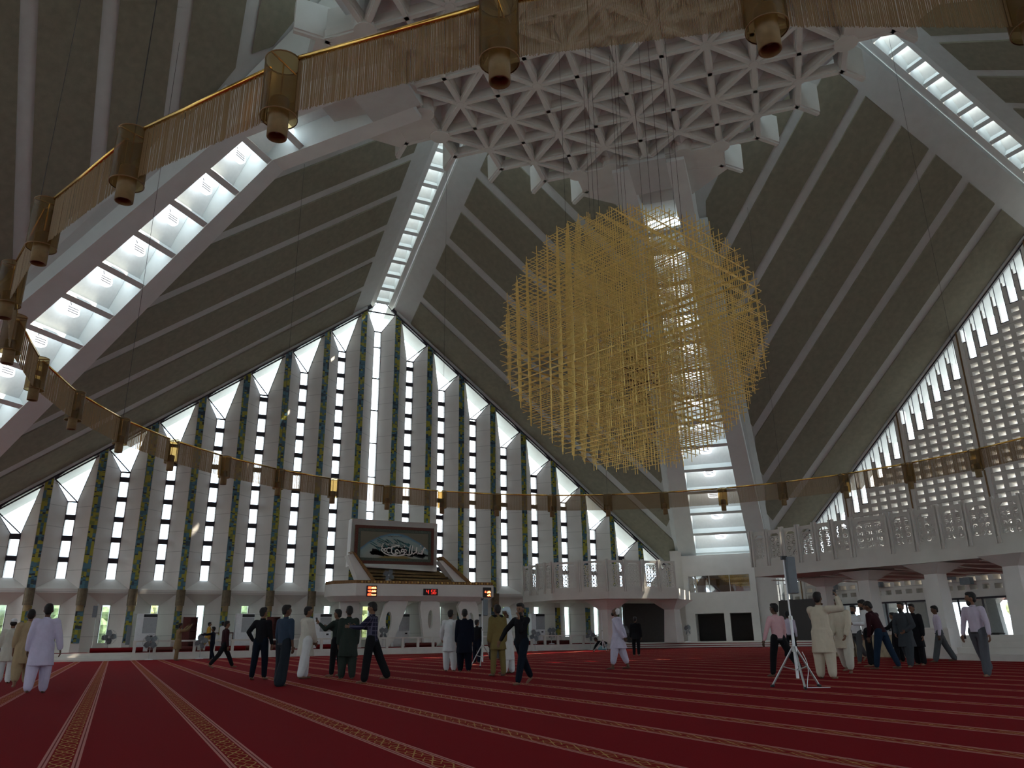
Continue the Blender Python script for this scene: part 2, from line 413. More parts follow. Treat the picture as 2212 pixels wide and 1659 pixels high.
# ---- twin girders with a skylight slot of saw-tooth coffers between them
def girder(P, soff, tslot, tout, stations, slots, name, depth, lamp=None, k0=0, topseg=None):
    """P(s,t,z)->point; soff: list of (s,z) along the soffit; stations: s of each louvre"""
    def zs(s):
        for (a, za), (b, zb) in zip(soff, soff[1:]):
            if min(a, b) <= s <= max(a, b): return za+(zb-za)*(s-a)/(b-a)
        return soff[-1][1]
    o = None; m_ = MB()
    for sg in (-1, 1):
        rings = []
        for s, z in soff:
            ti, to = tslot(s), tout(s); d = depth(s)
            rings.append([P(s, sg*ti, z), P(s, sg*to, z), P(s, sg*to, z+d), P(s, sg*ti, z+d)])
        m_.loft(rings)
    o = struct(m_.build(name, M['white_beam']))
    lou = MB(); saw = MB(); gl = MB()
    for i, s in enumerate(stations):
        z = zs(s); t = tslot(s)+.02
        lou.hexa([P(s-.10, -t, z+.16), P(s+.10, -t, z+.0), P(s+.10, t, z+.0), P(s-.10, t, z+.16)],
                 [P(s+.16, -t, z+.56), P(s+.36, -t, z+.42), P(s+.36, t, z+.42), P(s+.16, t, z+.56)])
        if i+1 < len(stations):
            s2 = stations[i+1]; z2 = zs(s2); t2 = tslot(s2)+.02
            n = Vector((1.0, 1.0)).normalized()
            a = (s+.30, z+.46); b_ = (s2+.80, z2+1.0)
            bot = [P(a[0], -t, a[1]), P(a[0], t, a[1]), P(b_[0], t2, b_[1]), P(b_[0], -t2, b_[1])]
            saw.hexa(bot, [P(a[0]+.1, -t, a[1]+.1), P(a[0]+.1, t, a[1]+.1), P(b_[0]+.1, t2, b_[1]+.1), P(b_[0]+.1, -t2, b_[1]+.1)])
            gl.face([P(b_[0], -t2, b_[1]), P(b_[0], t2, b_[1]), P(s2+.36, t2, z2+.5), P(s2+.36, -t2, z2+.5)])
    lou.build('louvre_bars', M['white_beam'], o); saw.build('skylight_coffers', M['slot_white'], o); gl.build('skylight_glass', M['pane'], o)
    return o
def Pc(s, t, z): return (-s+t/S2, s+t/S2, z)          # corner (valley) frame: s=|x|=|y| on the diagonal
def Pr(s, t, z): return (t, s, z)                      # ridge frame
def tsl(s): return 1.0+max(0, s-12.4)*.0737
def tou(s): return 1.95+max(0, s-12.4)*.105
KINK = (12.4, 23.92)
soffV = [(29.5, 23.92-1.055*17.1), (20.0, 23.92-1.055*7.6), KINK, (8.4, 24.75), (6.9, 25.05)]
stV = [28.24-1.31*i for i in range(14)]
vg = girder(Pc, soffV, tsl, tou, stV, None, 'roof_girder', lambda s: max(2.3, 40.88-1.1975*s-(23.92-1.055*(s-12.4) if s > 12.4 else 24.75+(8.4-s)*.2)+.3))
# closing plate between the slot head and the coffered ceiling, and side fins up to the slab
f = MB()
f.hexa([Pc(8.4, -1, 24.75), Pc(8.4, 1, 24.75), Pc(6.6, 1, 25.1), Pc(6.6, -1, 25.1)], [Pc(8.4, -1, 26.3), Pc(8.4, 1, 26.3), Pc(6.6, 1, 26.3), Pc(6.6, -1, 26.3)])
for sg in (-1, 1):
    f.hexa([Pc(12.6, sg*1.95, 25.0), Pc(29.5, sg*3.7, 6.1), Pc(29.5, sg*4.3, 6.9), Pc(12.6, sg*2.5, 25.4)][::1],
           [Pc(12.6, sg*1.95, 25.9), Pc(29.5, sg*3.7, 8), Pc(29.5, sg*4.3, 8), Pc(12.6, sg*2.5, 25.9)])
f.build('haunch', M['roof_white'], vg)
# bright side wall seen inside the upper part of the slot
f = MB(); f.hexa([Pc(11.6, -1, 25.5), Pc(11.6, 1, 25.5), Pc(8.4, 1, 26.3), Pc(8.4, -1, 26.3)], [Pc(11.6, -1, 25.7), Pc(11.6, 1, 25.7), Pc(8.4, 1, 26.5), Pc(8.4, -1, 26.5)])
f.build('slot_lining', M['slot_white'], vg)
rot4([vg], (1, 2, 3))
f = MB(); f.box(-4, 4, -4, 4, 38.6, 39); struct(f.build('ceiling', M['roof_white']))
# added slabs that block sun through the two unseen skylights behind the camera
for q in ((1, -1), (-1, -1)):
    f = MB(); f.hexa([(q[0]*(a+t/S2), q[1]*(a-t/S2), z) for a, t, z in ((30, -3, 10), (30, 3, 10), (9, 3, 34), (9, -3, 34))], [(q[0]*(a+t/S2), q[1]*(a-t/S2), z+.2) for a, t, z in ((30, -3, 10), (30, 3, 10), (9, 3, 34), (9, -3, 34))])
    struct(f.build('skylight_blocker', M['roof_white']))
soffR = [(34.4, H-.40+RM*(SF-34.4)), (6.0, H-.40+RM*(SF-6.0))]
stR = [32.9-1.32*i for i in range(20)]
rg = girder(Pr, soffR, lambda s: .55, lambda s: 1.45, stR, None, 'roof_girder', lambda s: 1.5)
rot4([rg], (1, 2, 3))

# ---- coffered concrete ceiling: square grid with both diagonals
GD, GZ = 2.722, 25.30
def inside(i, j): return abs(i) <= 3.5 and abs(j) <= 3.5 and abs(i)+abs(j) <= 5.01
g_ = MB(); idx = [n-.5 for n in range(-3, 5)]
RW, RH = .32, .45
def rib(a, b, w=RW, h=RH, z=GZ):
    p = Vector((a[0]*GD, a[1]*GD, 0)); q = Vector((b[0]*GD, b[1]*GD, 0)); d = (q-p).normalized(); n = Vector((-d.y, d.x, 0))
    wb, wt = w*.5, w*.6                 # narrow at the soffit, flaring upward, with a small step
    def ring(c): return [c+n*wb*.62+Vector((0,0,z)), c+n*wb*.62+Vector((0,0,z+.10)), c+n*wb+Vector((0,0,z+.12)), c+n*wt+Vector((0,0,z+h)),
                         c-n*wt+Vector((0,0,z+h)), c-n*wb+Vector((0,0,z+.12)), c-n*wb*.62+Vector((0,0,z+.10)), c-n*wb*.62+Vector((0,0,z))]
    g_.loft([ring(p), ring(q)])
for i in idx:
    for j in idx:
        for di, dj in ((1,0), (0,1), (1,1), (1,-1)):
            if inside(i, j) and inside(i+di, j+dj): rib((i, j), (i+di, j+dj))
        if inside(i, j): g_.lathe([(.20, -.012), (.24, .02), (.24, .3)], (i*GD, j*GD, GZ), 12)
    # edge half cells and hanging fins
for n in (-2, -1, 0, 1, 2):
    for sg in (-1, 1):
        for sw in (0, 1):
            def q(a, b): return (a, b) if not sw else (b, a)
            if abs(n) < 2:
                rib(q(n-.5, sg*3.5), q(n, sg*4.0)); rib(q(n+.5, sg*3.5), q(n, sg*4.0))
            else:
                s_ = 1 if n > 0 else -1
                rib(q(s_*1.5, sg*3.5), q(s_*2, sg*4.0)); rib(q(s_*2.0, sg*4.0), q(s_*2.5, sg*3.4))
            rib(q(n, sg*3.9), q(n, sg*4.5), .30, 1.7)
gr = struct(g_.build('ceiling', M['grid_white']))
# pyramid coffers above the grid
cf = MB()
def coffer(tri):
    c = Vector((sum(p[0] for p in tri)/3*GD, sum(p[1] for p in tri)/3*GD, GZ+.80))
    b3 = [Vector((p[0]*GD, p[1]*GD, GZ+.30)) for p in tri]
    for i in range(3): cf.face([b3[i], b3[(i+1) % 3], c])
for i in idx:
    for j in idx:
        cn = (i+.5, j+.5); sq = [(i, j), (i+1, j), (i+1, j+1), (i, j+1)]
        for a in range(4):
            p, q2 = sq[a], sq[(a+1) % 4]
            if inside(*p) and inside(*q2) and (all(inside(*s) for s in sq) or sum(inside(*s) for s in sq) == 3): coffer([p, q2, cn])
cf.build('coffer_pyramids', M['coffer'], gr)
cap = MB(); cap.prism([(x*GD, y*GD) for x, y in ((-1.5,-4),(1.5,-4),(4,-1.5),(4,1.5),(1.5,4),(-1.5,4),(-4,1.5),(-4,-1.5))], GZ+RH+.6, GZ+RH+.8)
cap.build('cover_slab', M['coffer'], gr)
# corner blocks of the ceiling on the diagonals
cb = MB()
for k in range(4):
    R = Matrix.Rotation(-k*PI/2, 3, 'Z')
    base = [(-1.5, 3.5), (-2.05, 4.15), (-3.2, 4.1), (-4.1, 3.2), (-4.15, 2.05), (-3.5, 1.5)]
    q = [R @ Vector((x*GD, y*GD, 0)) for x, y in base]
    cb.hexa([p+Vector((0,0,GZ+.02)) for p in q], [p+Vector((0,0,GZ+1.6)) for p in q])
    for (x, y) in ((-1.5, 3.5), (-2.5, 2.5), (-3.5, 1.5), (-2.0, 3.0), (-3.0, 2.0)):
        c = R @ Vector((x*GD, y*GD, 0)); cb.lathe([(.50, 0), (.50, .3), (.62, .5), (.62, 1.3)], (c.x, c.y, GZ-.04), 16)
cb.build('corner_blocks', M['grid_white'], gr)

# ---- right gable wall: perforated screen between piers, stepped glazing, doors below
XR = 33.0; HP = .817; HV = .54
def right_wall():
    pier = MB(); scr = MB(); fr_ = MB(); gl = MB(); line = MB(); glist = []
    for k in range(-5, 6):
        yc = (2*k+1)*W; ze = zedge(yc)-.1
        if ze < 4.2: continue
        pier.box(XR-.12, XR+.5, yc-.28, yc+.28, .0, ze)
        line.box(XR-.16, XR-.12, yc-.05, yc+.05, 3.4, ze)
    Th = .85; Z0 = 3.30
    for k in range(-5, 6):
        y0 = (2*k-1)*W+.28; y1 = (2*k+1)*W-.28; pw = (y1-y0)/6
        for c in range(6):
            ya, yb = y0+c*pw, y0+(c+1)*pw; ymid = (ya+yb)/2; ze = min(zedge(ya), zedge(yb))-.25
            if ze < Z0+.2: continue
            rows = int((ze-2.3-Z0)/HV)
            rows = max(rows, 0)
            oy0, oy1 = ya+pw*.20, yb-pw*.20; oh0, oh1 = .14, .43
            for r_ in range(rows):
                za = Z0+r_*HV; zb = za+HV; p0, p1 = za+oh0, za+oh1
                for (a0, a1, b0, b1) in ((ya, yb, za, p0), (ya, yb, p1, zb), (ya, oy0, p0, p1), (oy1, yb, p0, p1)):
                    for X in (XR, XR+Th): scr.face([(X, a0, b0), (X, a1, b0), (X, a1, b1), (X, a0, b1)])
                scr.face([(XR, oy0, p0), (XR, oy1, p0), (XR+Th, oy1, p0), (XR+Th, oy0, p0)]); scr.face([(XR, oy0, p1), (XR, oy1, p1), (XR+Th, oy1, p1), (XR+Th, oy0, p1)])
                scr.face([(XR, oy0, p0), (XR, oy0, p1), (XR+Th, oy0, p1), (XR+Th, oy0, p0)]); scr.face([(XR, oy1, p0), (XR, oy1, p1), (XR+Th, oy1, p1), (XR+Th, oy1, p0)])
            zt = Z0+rows*HV
            # glazing above: wide tall light, narrow short light
            w0, w1 = ya+pw*.14, ya+pw*.74
            scr.box(XR, XR+.25, ya, w0, zt, ze+.1) if zt < ze else None
            ns = min(zt+1.5, ze)
            scr.box(XR, XR+.25, w1, yb, zt, ns)
            scr.box(XR, XR+Th, w0, w1, zt, zt+.25)
            gl.face([(XR+.2, w0, zt+.25), (XR+.2, w1, zt+.25), (XR+.2, w1, zedge(w1)-.1), (XR+.2, w0, zedge(w0)-.1)])
            gl.face([(XR+.2, w1, ns), (XR+.2, yb, ns), (XR+.2, yb, zedge(yb)-.1), (XR+.2, w1, zedge(w1)-.1)])
            fr_.box(XR-.01, XR+.05, w0-.03, w1+.03, zt+.2, zt+.26); fr_.box(XR-.01, XR+.05, w1, yb, ns-.05, ns)
            fr_.box(XR-.01, XR+.05, w0-.03, w0, zt+.2, zedge(w0)-.2); fr_.box(XR-.01, XR+.05, w1, w1+.03, zt+.2, zedge(w1)-.2)
        # lintel
        scr.box(XR, XR+Th, y0, y1, 2.95, Z0)
    o = struct(scr.build('wall_right', M['wall_panel'])); pier.build('pier', M['plaster'], o); line.build('pier_inlay', M['brass_dark'], o)
    fr_.build('glazing_frame', M['dark_frame'], o); gl.build('pane', M['pane'], o)
    n = 0
    for k in range(-2, 6):
        y0 = (2*k-1)*W+.28; y1 = (2*k+1)*W-.28; n += 1
        if k == 5: y1 = 28.0
        f = MB(); g2 = MB()
        f.box(XR, XR+.1, y0, y1, 2.85, 2.97); f.box(XR, XR+.1, y0, y1, .45, .6)
        for q in range(4):
            y = y0+(y1-y0)*q/3; f.box(XR, XR+.1, y-.04, y+.04, .5, 2.95)
        g2.face([(XR+.05, y0, .5), (XR+.05, y1, .5), (XR+.05, y1, 2.9), (XR+.05, y0, 2.9)])
        d = struct(f.build('door_%d' % n, M['dark_frame'])); g2.build('pane', M['pane'], d)
    f = MB(); f.box(XR, XR+.4, -SF, SF, -.3, .45); struct(f.build('baseboard_right', M['marble']))
right_wall()

# ---- front platform with its parapet, steps
PZ = .42; YP = 29.3
f = MB(); f.box(-14.6, 33, YP, S, 0, PZ-.02); f.box(-S, -14.6, YP+.85, S, 0, PZ-.02); struct(f.build('platform', M['marble']))
f = MB(); f.box(-14.6, 17.5, YP+.25, S-.9, PZ-.02, PZ+.01); f.box(-S, -14.6, YP+.9, S-.9, PZ-.02, PZ+.01); struct(f.build('platform_carpet', M['carpet_plain']))
f = MB()
for i in range(4): f.box(-S, -14.7, YP-.30+.30*i, YP+.02+.30*i, 0, PZ/4*(i+1))
struct(f.build('step', M['marble']))
f = MB()
pl = [(17.6, 29.3), (20.6, 27.6), (27.0, 21.8), (32.5, 14.5)]
for i in range(3):
    off = .36*i
    q = [(x+off*.75, y+off*.66) for x, y in pl]
    f.prism(q+[(33, 33), (17.6, 33)], .14*i, .14*(i+1))
struct(f.build('step', M['marble']))
f = MB()
for i in range(3):
    off = .36*i-.004; q = [(x+off*.75, y+off*.66) for x, y in pl]
    for a, b in zip(q, q[1:]): f.bar((a[0], a[1], (.14*i+.03)), (b[0], b[1], (.14*i+.03)), .03, .05)
struct(f.build('trim_32', M['carpet_plain']))
# ---- corner pier block under the front-right girder
def block():
    f = MB(); P = lambda a, t, z: (a-t/S2, a+t/S2, z)
    def bx(a0, a1, t0, t1, z0, z1):
        f.hexa([P(a0, t0, z0), P(a1, t0, z0), P(a1, t1, z0), P(a0, t1, z0)], [P(a0, t0, z1), P(a1, t0, z1), P(a1, t1, z1), P(a0, t1, z1)])
    A0, A1 = 27.9, 29.6; T0, T1 = -2.35, 3.35
    bx(A0, A1, T0, T1, 5.5, 7.15); bx(A0, A1, T0, T1, 2.55, 4.2); bx(A0, A1, T0, -1.9, 4.2, 5.5); bx(A0, A1, 2.95, T1, 4.2, 5.5)
    bx(A0, A1, 2.6, T1, .4, 2.55); bx(A0, A1, T0, -1.75, .4, 2.55); bx(A0, A0+.5, -.1, .35, .4, 2.55)
    o = struct(f.build('corner_pier', M['plaster']))
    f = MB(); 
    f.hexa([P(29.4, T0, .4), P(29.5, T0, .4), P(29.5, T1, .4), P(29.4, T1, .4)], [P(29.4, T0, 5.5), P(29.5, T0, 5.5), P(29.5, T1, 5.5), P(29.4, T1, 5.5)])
    f.build('recess_shade', M['room_shade'], o)  # near-black back panel, paints the dim interior behind the openings
    f = MB(); f.face([P(28.02, -1.9, 4.2), P(28.02, 2.95, 4.2), P(28.02, 2.95, 5.5), P(28.02, -1.9, 5.5)])
    f.build('control_room_pane', M['smoked_pane'], o)
    f = MB()
    for t in (-1.9, -.35, 1.25, 2.92): 
        f.hexa([P(27.96, t, 4.2), P(28.05, t, 4.2), P(28.05, t+.05, 4.2), P(27.96, t+.05, 4.2)], [P(27.96, t, 5.5), P(28.05, t, 5.5), P(28.05, t+.05, 5.5), P(27.96, t+.05, 5.5)])
    f.build('control_room_frame', M['grey_metal'], o)
    f = MB()   # girder feet beside the block
    for t0, t1 in ((-3.9, -2.36), (3.36, 4.3)):
        f.hexa([P(28.4, t0, .4), P(30, t0, .4), P(30, t1, .4), P(28.4, t1, .4)], [P(28.0, t0, 7.6), P(29.8, t0, 7.6), P(29.8, t1, 7.6), P(28.0, t1, 7.6)])
    f.build('girder_foot', M['plaster'], o)
    return o
glass('smoked_pane', (.25,.32,.3), .35, .02)
blk = block()
# near-black panels standing in for the shade behind the front-right corner
f = MB(); f.box(20.5, 27.5, 31.6, 31.9, .4, 3.4); f.box(31.0, 31.3, 20, 27, .4, 3.4); struct(f.build('wall_shade_panel', M['room_shade']))

# ---- outside: courtyard colonnade to the right, trees in front
def cyard():
    f = MB(); f.box(34.6, 50, -22, 42, 4.3, 5.0)
    struct(f.build('portico_roof', M['portico']))
    f = MB(); f.box(33.5, 53, -22, 42, -.35, .45); struct(f.build('terrace', M['paving']))
    f = MB(); f.box(49.6, 50, -22, 42, 3.3, 4.3); struct(f.build('portico_beam', M['portico']))
    f = MB(); f.box(56, 56.4, -30, 60, -.3, 1.5); struct(f.build('outer_wall', M['white_metal']))
    for x in (39.5, 47.5):
        for y in (-9.6, -4.8, 0, 4.8, 9.6, 14.4, 19.2, 24, 28.8, 33.6, 38.4):
            f = MB(); f.hexa([(x-.7, y-.7, -.35), (x+.7, y-.7, -.35), (x+.7, y+.7, -.35), (x-.7, y+.7, -.35)], [(x-.55, y-.55, 3.0), (x+.55, y-.55, 3.0), (x+.55, y+.55, 3.0), (x-.55, y+.55, 3.0)])
            f.hexa([(x-.55, y-.55, 3.0), (x+.55, y-.55, 3.0), (x+.55, y+.55, 3.0), (x-.55, y+.55, 3.0)], [(x-1.5, y-1.5, 4.3), (x+1.5, y-1.5, 4.3), (x+1.5, y+1.5, 4.3), (x-1.5, y+1.5, 4.3)])
            struct(f.build('portico_column', M['portico']))
cyard()
def tree(x, y, h, r, mt, label, grp):
    o = thing('tree', label, 'tree', (x, y, -.35), random.random()*6, grp)
    t = MB(); t.tube((0,0,0), (.1,0,h*.6), .18, .09, 7); t.build('trunk', M['bark'], o)
    c = MB()
    for i in range(22):
        a = random.random()*6.28; rr = r*random.random()**.5*.8; zz = h*(.35+.6*random.random())
        c.ball((rr*math.cos(a), rr*math.sin(a), zz), r*(.22+.2*random.random()), n=7, m=5)
    c.build('foliage', M[mt], o); return o
grp = 'trees outside the front windows'
for i, x in enumerate([-28, -23, -18, -13, -8, -3, 2.5, 8, 13.5]):
    tree(x, 41+(i%2)*2, 3.6+random.random()*1.2, 2.2, 'foliage' if i % 3 else 'foliage_yellow', '%s bushy tree outside the front wall, number %s from the left' % ('yellowish' if i % 3 == 0 else 'green', 'one two three four five six seven eight nine'.split()[i]), grp)
for x, y, lab in ((60, 6, 'second'), (61, 14, 'third'), (60, 22, 'last'), (61, -2, 'first')):
    tree(x, y, 4.6, 3, 'foliage_yellow', 'yellow-green tree beyond the courtyard columns, %s from the near end' % lab, 'trees beyond the courtyard')
# ================================================================== RING OF LAMPS
RR, RZ, NL = 19.1, 8.95, 36
ring = thing('ring_chandelier', 'huge golden ring chandelier of cylinder lamps and hanging glass rod curtains', 'chandelier', (0, 0, RZ))
def ringpt(i): a = 2*PI*i/NL; return Vector((RR*math.cos(a), RR*math.sin(a), 0))
mat('tube_tan', (.24,.17,.08), .5, var=.1, scale=12)
seg = (ringpt(1)-ringpt(0)); sl = seg.length
f = MB(); f.tube((.26, 0, 0), (sl-.26, 0, 0), .042, n=10); rail_me = f
cm = MB()
n = int((sl-.5)/.0125)
for i in range(n):
    x = .25+(sl-.5)*i/(n-1); l = .92+random.uniform(-.012, .012); r = .0058; y = random.uniform(-.012, .012)
    cm.loft([[(x+r*math.cos(t), y+r*math.sin(t), z) for t in (0, 2.1, 4.2)] for z in (-.03, -l)], closed=False)
f2 = MB(); f2.lathe([(.265, .012), (.27, .0), (.265, -.012)], n=24)
lm = {}
def lamp_meshes():
    a = MB(); nn = 24          # outer shade: open cylinder of smoked glass with brass rims
    a.loft([[(.26*math.cos(2*PI*i/nn), .26*math.sin(2*PI*i/nn), z) for i in range(nn)] for z in (0, -.96)], closed=False)
    rims = []
    for z in (0, -.96):
        rim = MB(); rims.append(rim); rim.loft([[((.262+dr)*math.cos(2*PI*i/nn), (.262+dr)*math.sin(2*PI*i/nn), z+dz) for i in range(nn)] for dr, dz in ((-.006,.01),(.004,.008),(.004,-.008),(-.006,-.01))], closed=False)
    t = MB(); t.loft([[(r_*math.cos(2*PI*i/nn), r_*math.sin(2*PI*i/nn), z) for i in range(nn)] for r_, z in ((.03, -.62), (.135, -.66), (.14, -.70), (.14, -1.28), (.118, -1.28), (.115, -1.05), (.02, -1.0))], closed=True)
    k = MB(); k.tube((0,0,0), (0,0,-.64), .012, n=6); k.tube((-.26,0,-.01), (.26,0,-.01), .014, n=6)
    b = MB(); b.ball((0,0,-1.12), .075, n=10, m=6)
    return a, rims, t, k, b
a, rims, t, k, b = lamp_meshes()
protoL = a.build('ring_lamp', M['smoked_glass'], ring, smooth=True)
for rim in rims: rim.build('rim', M['brass_dark'], protoL, smooth=True)
t.build('inner_tube', M['tube_tan'], protoL, smooth=True)
k.build('hanger', M['gold'], protoL); b.build('bulb', M['grey_metal'], protoL, smooth=True)
railO = rail_me.build('rail', M['gold'], ring, smooth=True)
curO = cm.build('glass_rod_curtain', M['rod_glass'], ring); curO['kind'] = 'stuff'
def dup_part(o, parent):
    c = o.copy(); C.objects.link(c); c.parent = parent
    for ch in o.children: dup_part(ch, c)
    return c
for i in range(NL):
    p = ringpt(i); q = ringpt((i+1) % NL); ang = math.atan2((q-p).y, (q-p).x)
    for o in (protoL, railO, curO):
        c = o if i == 0 else dup_part(o, ring)
        c.location = p; c.rotation_euler = (0, 0, ang if o is not protoL else 2*PI*i/NL)
f = MB()
for i in range(0, NL, 3):
    p = ringpt(i); zt = min(zr(p.x, p.y) if abs(p.y) > abs(p.x) else zr(p.y, p.x), 40)-RZ if True else 0
    if abs(p.y) > abs(p.x): zt = H-SL*abs(p.x)+RM*(SF-abs(p.y))-RZ
    else: zt = H-SL*abs(p.y)+RM*(SF-abs(p.x))-RZ
    f = MB(); f.tube(p, p+Vector((0, 0, zt)), .008, n=4); f.build('suspension_cable', M['wire'], ring)

# ================================================================== SPHERICAL LATTICE CHANDELIER
GC = Vector((.12, .05, 11.45)); GR = 4.85; ga = math.radians(16)
globe = thing('globe_chandelier', 'great golden globe chandelier of crossed metal rods hanging in the hall', 'chandelier', GC, ga)
sp = .54; camL = Matrix.Rotation(-ga, 3, 'Z') @ (Vector((CX, CY, CZ))-GC)
rods = {'v': [], 'h': []}
nn = int(GR/sp)+1
random.seed(3)
def hl(a, b): d = GR*GR-a*a-b*b; return math.sqrt(d) if d > .05 else 0
for i in range(-nn, nn+1):
    for j in range(-nn, nn+1):
        a, b = (i+.0)*sp, (j+.0)*sp; l = hl(a, b)
        if l > .2:
            l = math.ceil(l/(sp*.5))*sp*.5+random.uniform(-.06, .10); rods['v'].append((Vector((a, b, -l)), Vector((a, b, l))))
        z = j*sp; l = hl(a, z)
        if l > .2:
            l2 = math.ceil(l/(sp*.5))*sp*.5-.1+random.uniform(-.05, .05); rods['h'].append((Vector((-l2, a+.02, z)), Vector((l2, a+.02, z))))
        z = (j+.5)*sp; l = hl(a, z)
        if l > .2:
            l2 = math.ceil(l/(sp*.5))*sp*.5-.1+random.uniform(-.05, .05); rods['h'].append((Vector((a-.02, -l2, z)), Vector((a-.02, l2, z))))
for key, nm in (('v', 'vertical_rod'), ('h', 'cross_rod')):
    rs = sorted(rods[key], key=lambda r: ((r[0]+r[1])/2-camL).length-(r[1]-r[0]).length*.3)
    rest = MB()
    for n_, (p, q) in enumerate(rs):
        fb = MB() if n_ < 100 else rest
        fb.tube(p, q, .0145, n=5)
        e = (q-p).normalized()*.05
        if n_ < 100: fb.build(nm, M['gold_rod'], globe)
    o = rest.build(nm+'s', M['gold_rod'], globe); o['kind'] = 'stuff'
cl = bpy.data.objects.new('bulb_cluster', None); C.objects.link(cl); cl.parent = globe; cl.location = (-.6, -.6, -1.9)
for i in range(60):
    f = MB(); v = Vector((random.gauss(0, .30), random.gauss(0, .30), random.gauss(0, .45))); f.tube(v, v+Vector((random.uniform(-.15,.15), random.uniform(-.15,.15), random.uniform(-.12,.12))), .03, n=6); f.build('bulb', M['brass_dark'], cl)
f = MB()
for (i, j) in ((-.5,-1.5), (.5,-.5), (1.5,.5), (-.5,.5), (.5,1.5), (-1.5,-.5), (0,0), (1,-1), (-1,1), (1.5,-.5), (-.5,-.5), (.5,.5)):
    x, y = i*1.6, j*1.6; l = math.sqrt(max(0, GR*GR-x*x-y*y))
    f = MB(); f.tube((x, y, l-.2), (x, y, GZ-GC.z+.1), .009, n=4); f.build('suspension_cable', M['wire'], globe)

# ================================================================== LAMPS IN THE SKYLIGHT SLOTS
def slot_lamp(s, grp, label, side):
    z = soffV[0][1]+(29.5-s)*1.055+.75
    p = Vector((s, s, 0)) if side > 0 else Vector((-s, s, 0))
    out = Vector((1, 1, 0)).normalized() if side > 0 else Vector((-1, 1, 0)).normalized()
    o = thing('bulkhead_lamp', label, 'lamp', (p.x, p.y, z), math.atan2(out.y, out.x), grp)
    f = MB(); n_ = 16
    ring_ = lambda rx, rz, x: [(x, rx*math.copysign(abs(math.cos(2*PI*i/n_))**.6, math.cos(2*PI*i/n_)), rz*math.copysign(abs(math.sin(2*PI*i/n_))**.6, math.sin(2*PI*i/n_))) for i in range(n_)]
    f.loft([ring_(.42, .24, .0), ring_(.44, .26, .08), ring_(.44, .26, .25)]); f.build('lens', M['lamp_white'], o, smooth=False)
    g = MB()
    for zz in (-.12, 0, .12): g.box(-.03, -.005, -.30, .30, zz-.018, zz+.018)
    g.tube((.1, 0, .2), (.25, 0, .55), .02, n=6); g.build('guard', M['dark_frame'], o)
    return o
for i in range(12):
    s = stV[i]-.62
    slot_lamp(s, 'lamps in the corner skylight behind the globe chandelier', 'oval caged lamp in the tall corner skylight slot, number %s from the bottom' % ['one','two','three','four','five','six','seven','eight','nine','ten','eleven','twelve'][i], 1)
    if 3 <= i < 12: slot_lamp(s, 'lamps in the left skylight', 'oval caged lamp in the bright left skylight slot, number %s from its lower end' % ['one','two','three','four','five','six','seven','eight','nine'][i-3], -1)

# ================================================================== WALL LAMPS UNDER THE LEDGE
def wall_lamp(k):
    xm = (k+.5)*W
    words = 'first second third fourth fifth sixth seventh eighth ninth tenth eleventh twelfth thirteenth fourteenth fifteenth sixteenth seventeenth eighteenth nineteenth'.split()
    o = thing('wall_lamp', 'brown glass cylinder lamp under the ledge, %s mosaic pier from the left' % words[k+9], 'wall lamp', (xm, SF-.33, ZLT), 0, 'cylinder lamps along the front wall')
    f = MB(); f.lathe([(.27, 0), (.27, -.98)], n=18); f.build('shade', M['tube_tan2'], o, smooth=False)
    f = MB(); f.lathe([(.19, -.98), (.19, -1.32), (.16, -1.32), (.15, -1.2)], n=18); f.build('inner_tube', M['tube_tan'], o)
    f = MB(); f.box(-.08, .08, .0, .36, -.5, -.4); f.build('bracket', M['brass_dark'], o)
mat('tube_tan2', (.13,.10,.06), .5, var=.25, scale=5)
for k in range(-9, 4): wall_lamp(k)

# ================================================================== PLATFORM RAIL
def rail_run(x0, x1, y, label, n):
    o = thing('platform_rail', label, 'railing', (0, 0, 0))
    f = MB(); f.box(x0, x1, y-.1, y+.12, .0, .37); f.build('kerb_wall', M['marble'], o)
    f = MB(); f.box(x0, x1, y-.07, y+.07, .97, 1.06); f.build('top_rail', M['marble'], o)
    for i in range(n+1):
        x = x0+.09+(x1-x0-.18)*i/n; f = MB(); f.box(x-.08, x+.08, y-.06, y+.06, .37, .97); f.build('rail_post', M['marble'], o)
rail_run(-17.0+2.4-.2, 17.4, YP, 'long low marble railing on a kerb along the edge of the front platform', 30)

# ================================================================== CALLIGRAPHY TRIBUNE
tr = thing('tribune', 'raised white marble tribune on slanted legs with a calligraphy painting above', 'tribune', (0, 0, 0))
YT = 30.2
f = MB()
base = [(-1.75, YT), (8.35, YT), (8.35, 32.6), (-3.3, 32.6), (-3.1, YT+1.1)]
f.hexa([(x, y, 3.72) for x, y in base], [(x, y, 4.52) for x, y in base])
def inset(pl, d):
    cx_ = sum(p[0] for p in pl)/len(pl); cy2 = sum(p[1] for p in pl)/len(pl)
    return [(x+(d if x < cx_ else -d), y+(d if y < cy2 else 0)) for x, y in pl]
f.hexa([(x, y, 3.42) for x, y in inset(base, .38)], [(x, y, 3.72) for x, y in base])
f.build('deck', M['plaster'], tr, bevel=.015)
f = MB(); f.hexa([(x, y, 4.52) for x, y in inset(base, .04)], [(x, y, 4.74) for x, y in inset(base, .04)]); f.build('gold_band', M['gold_band'], tr)
for i in range(22):
    x = -1.35+i*.44; f = MB(); f.ball((x, YT+.03, 4.63), .075, .03, .075, n=10, m=6); f.build('gold_boss', M['gold_disc'], tr, smooth=True)
f = MB()
for i in range(22):
    x = -1.13+i*.44
    for dz in (-.05, 0, .05): f.box(x-.02, x+.02, YT+.02, YT+.05, 4.62+dz-.015, 4.62+dz+.015)
f.build('band_studs', M['gold_disc'], tr)
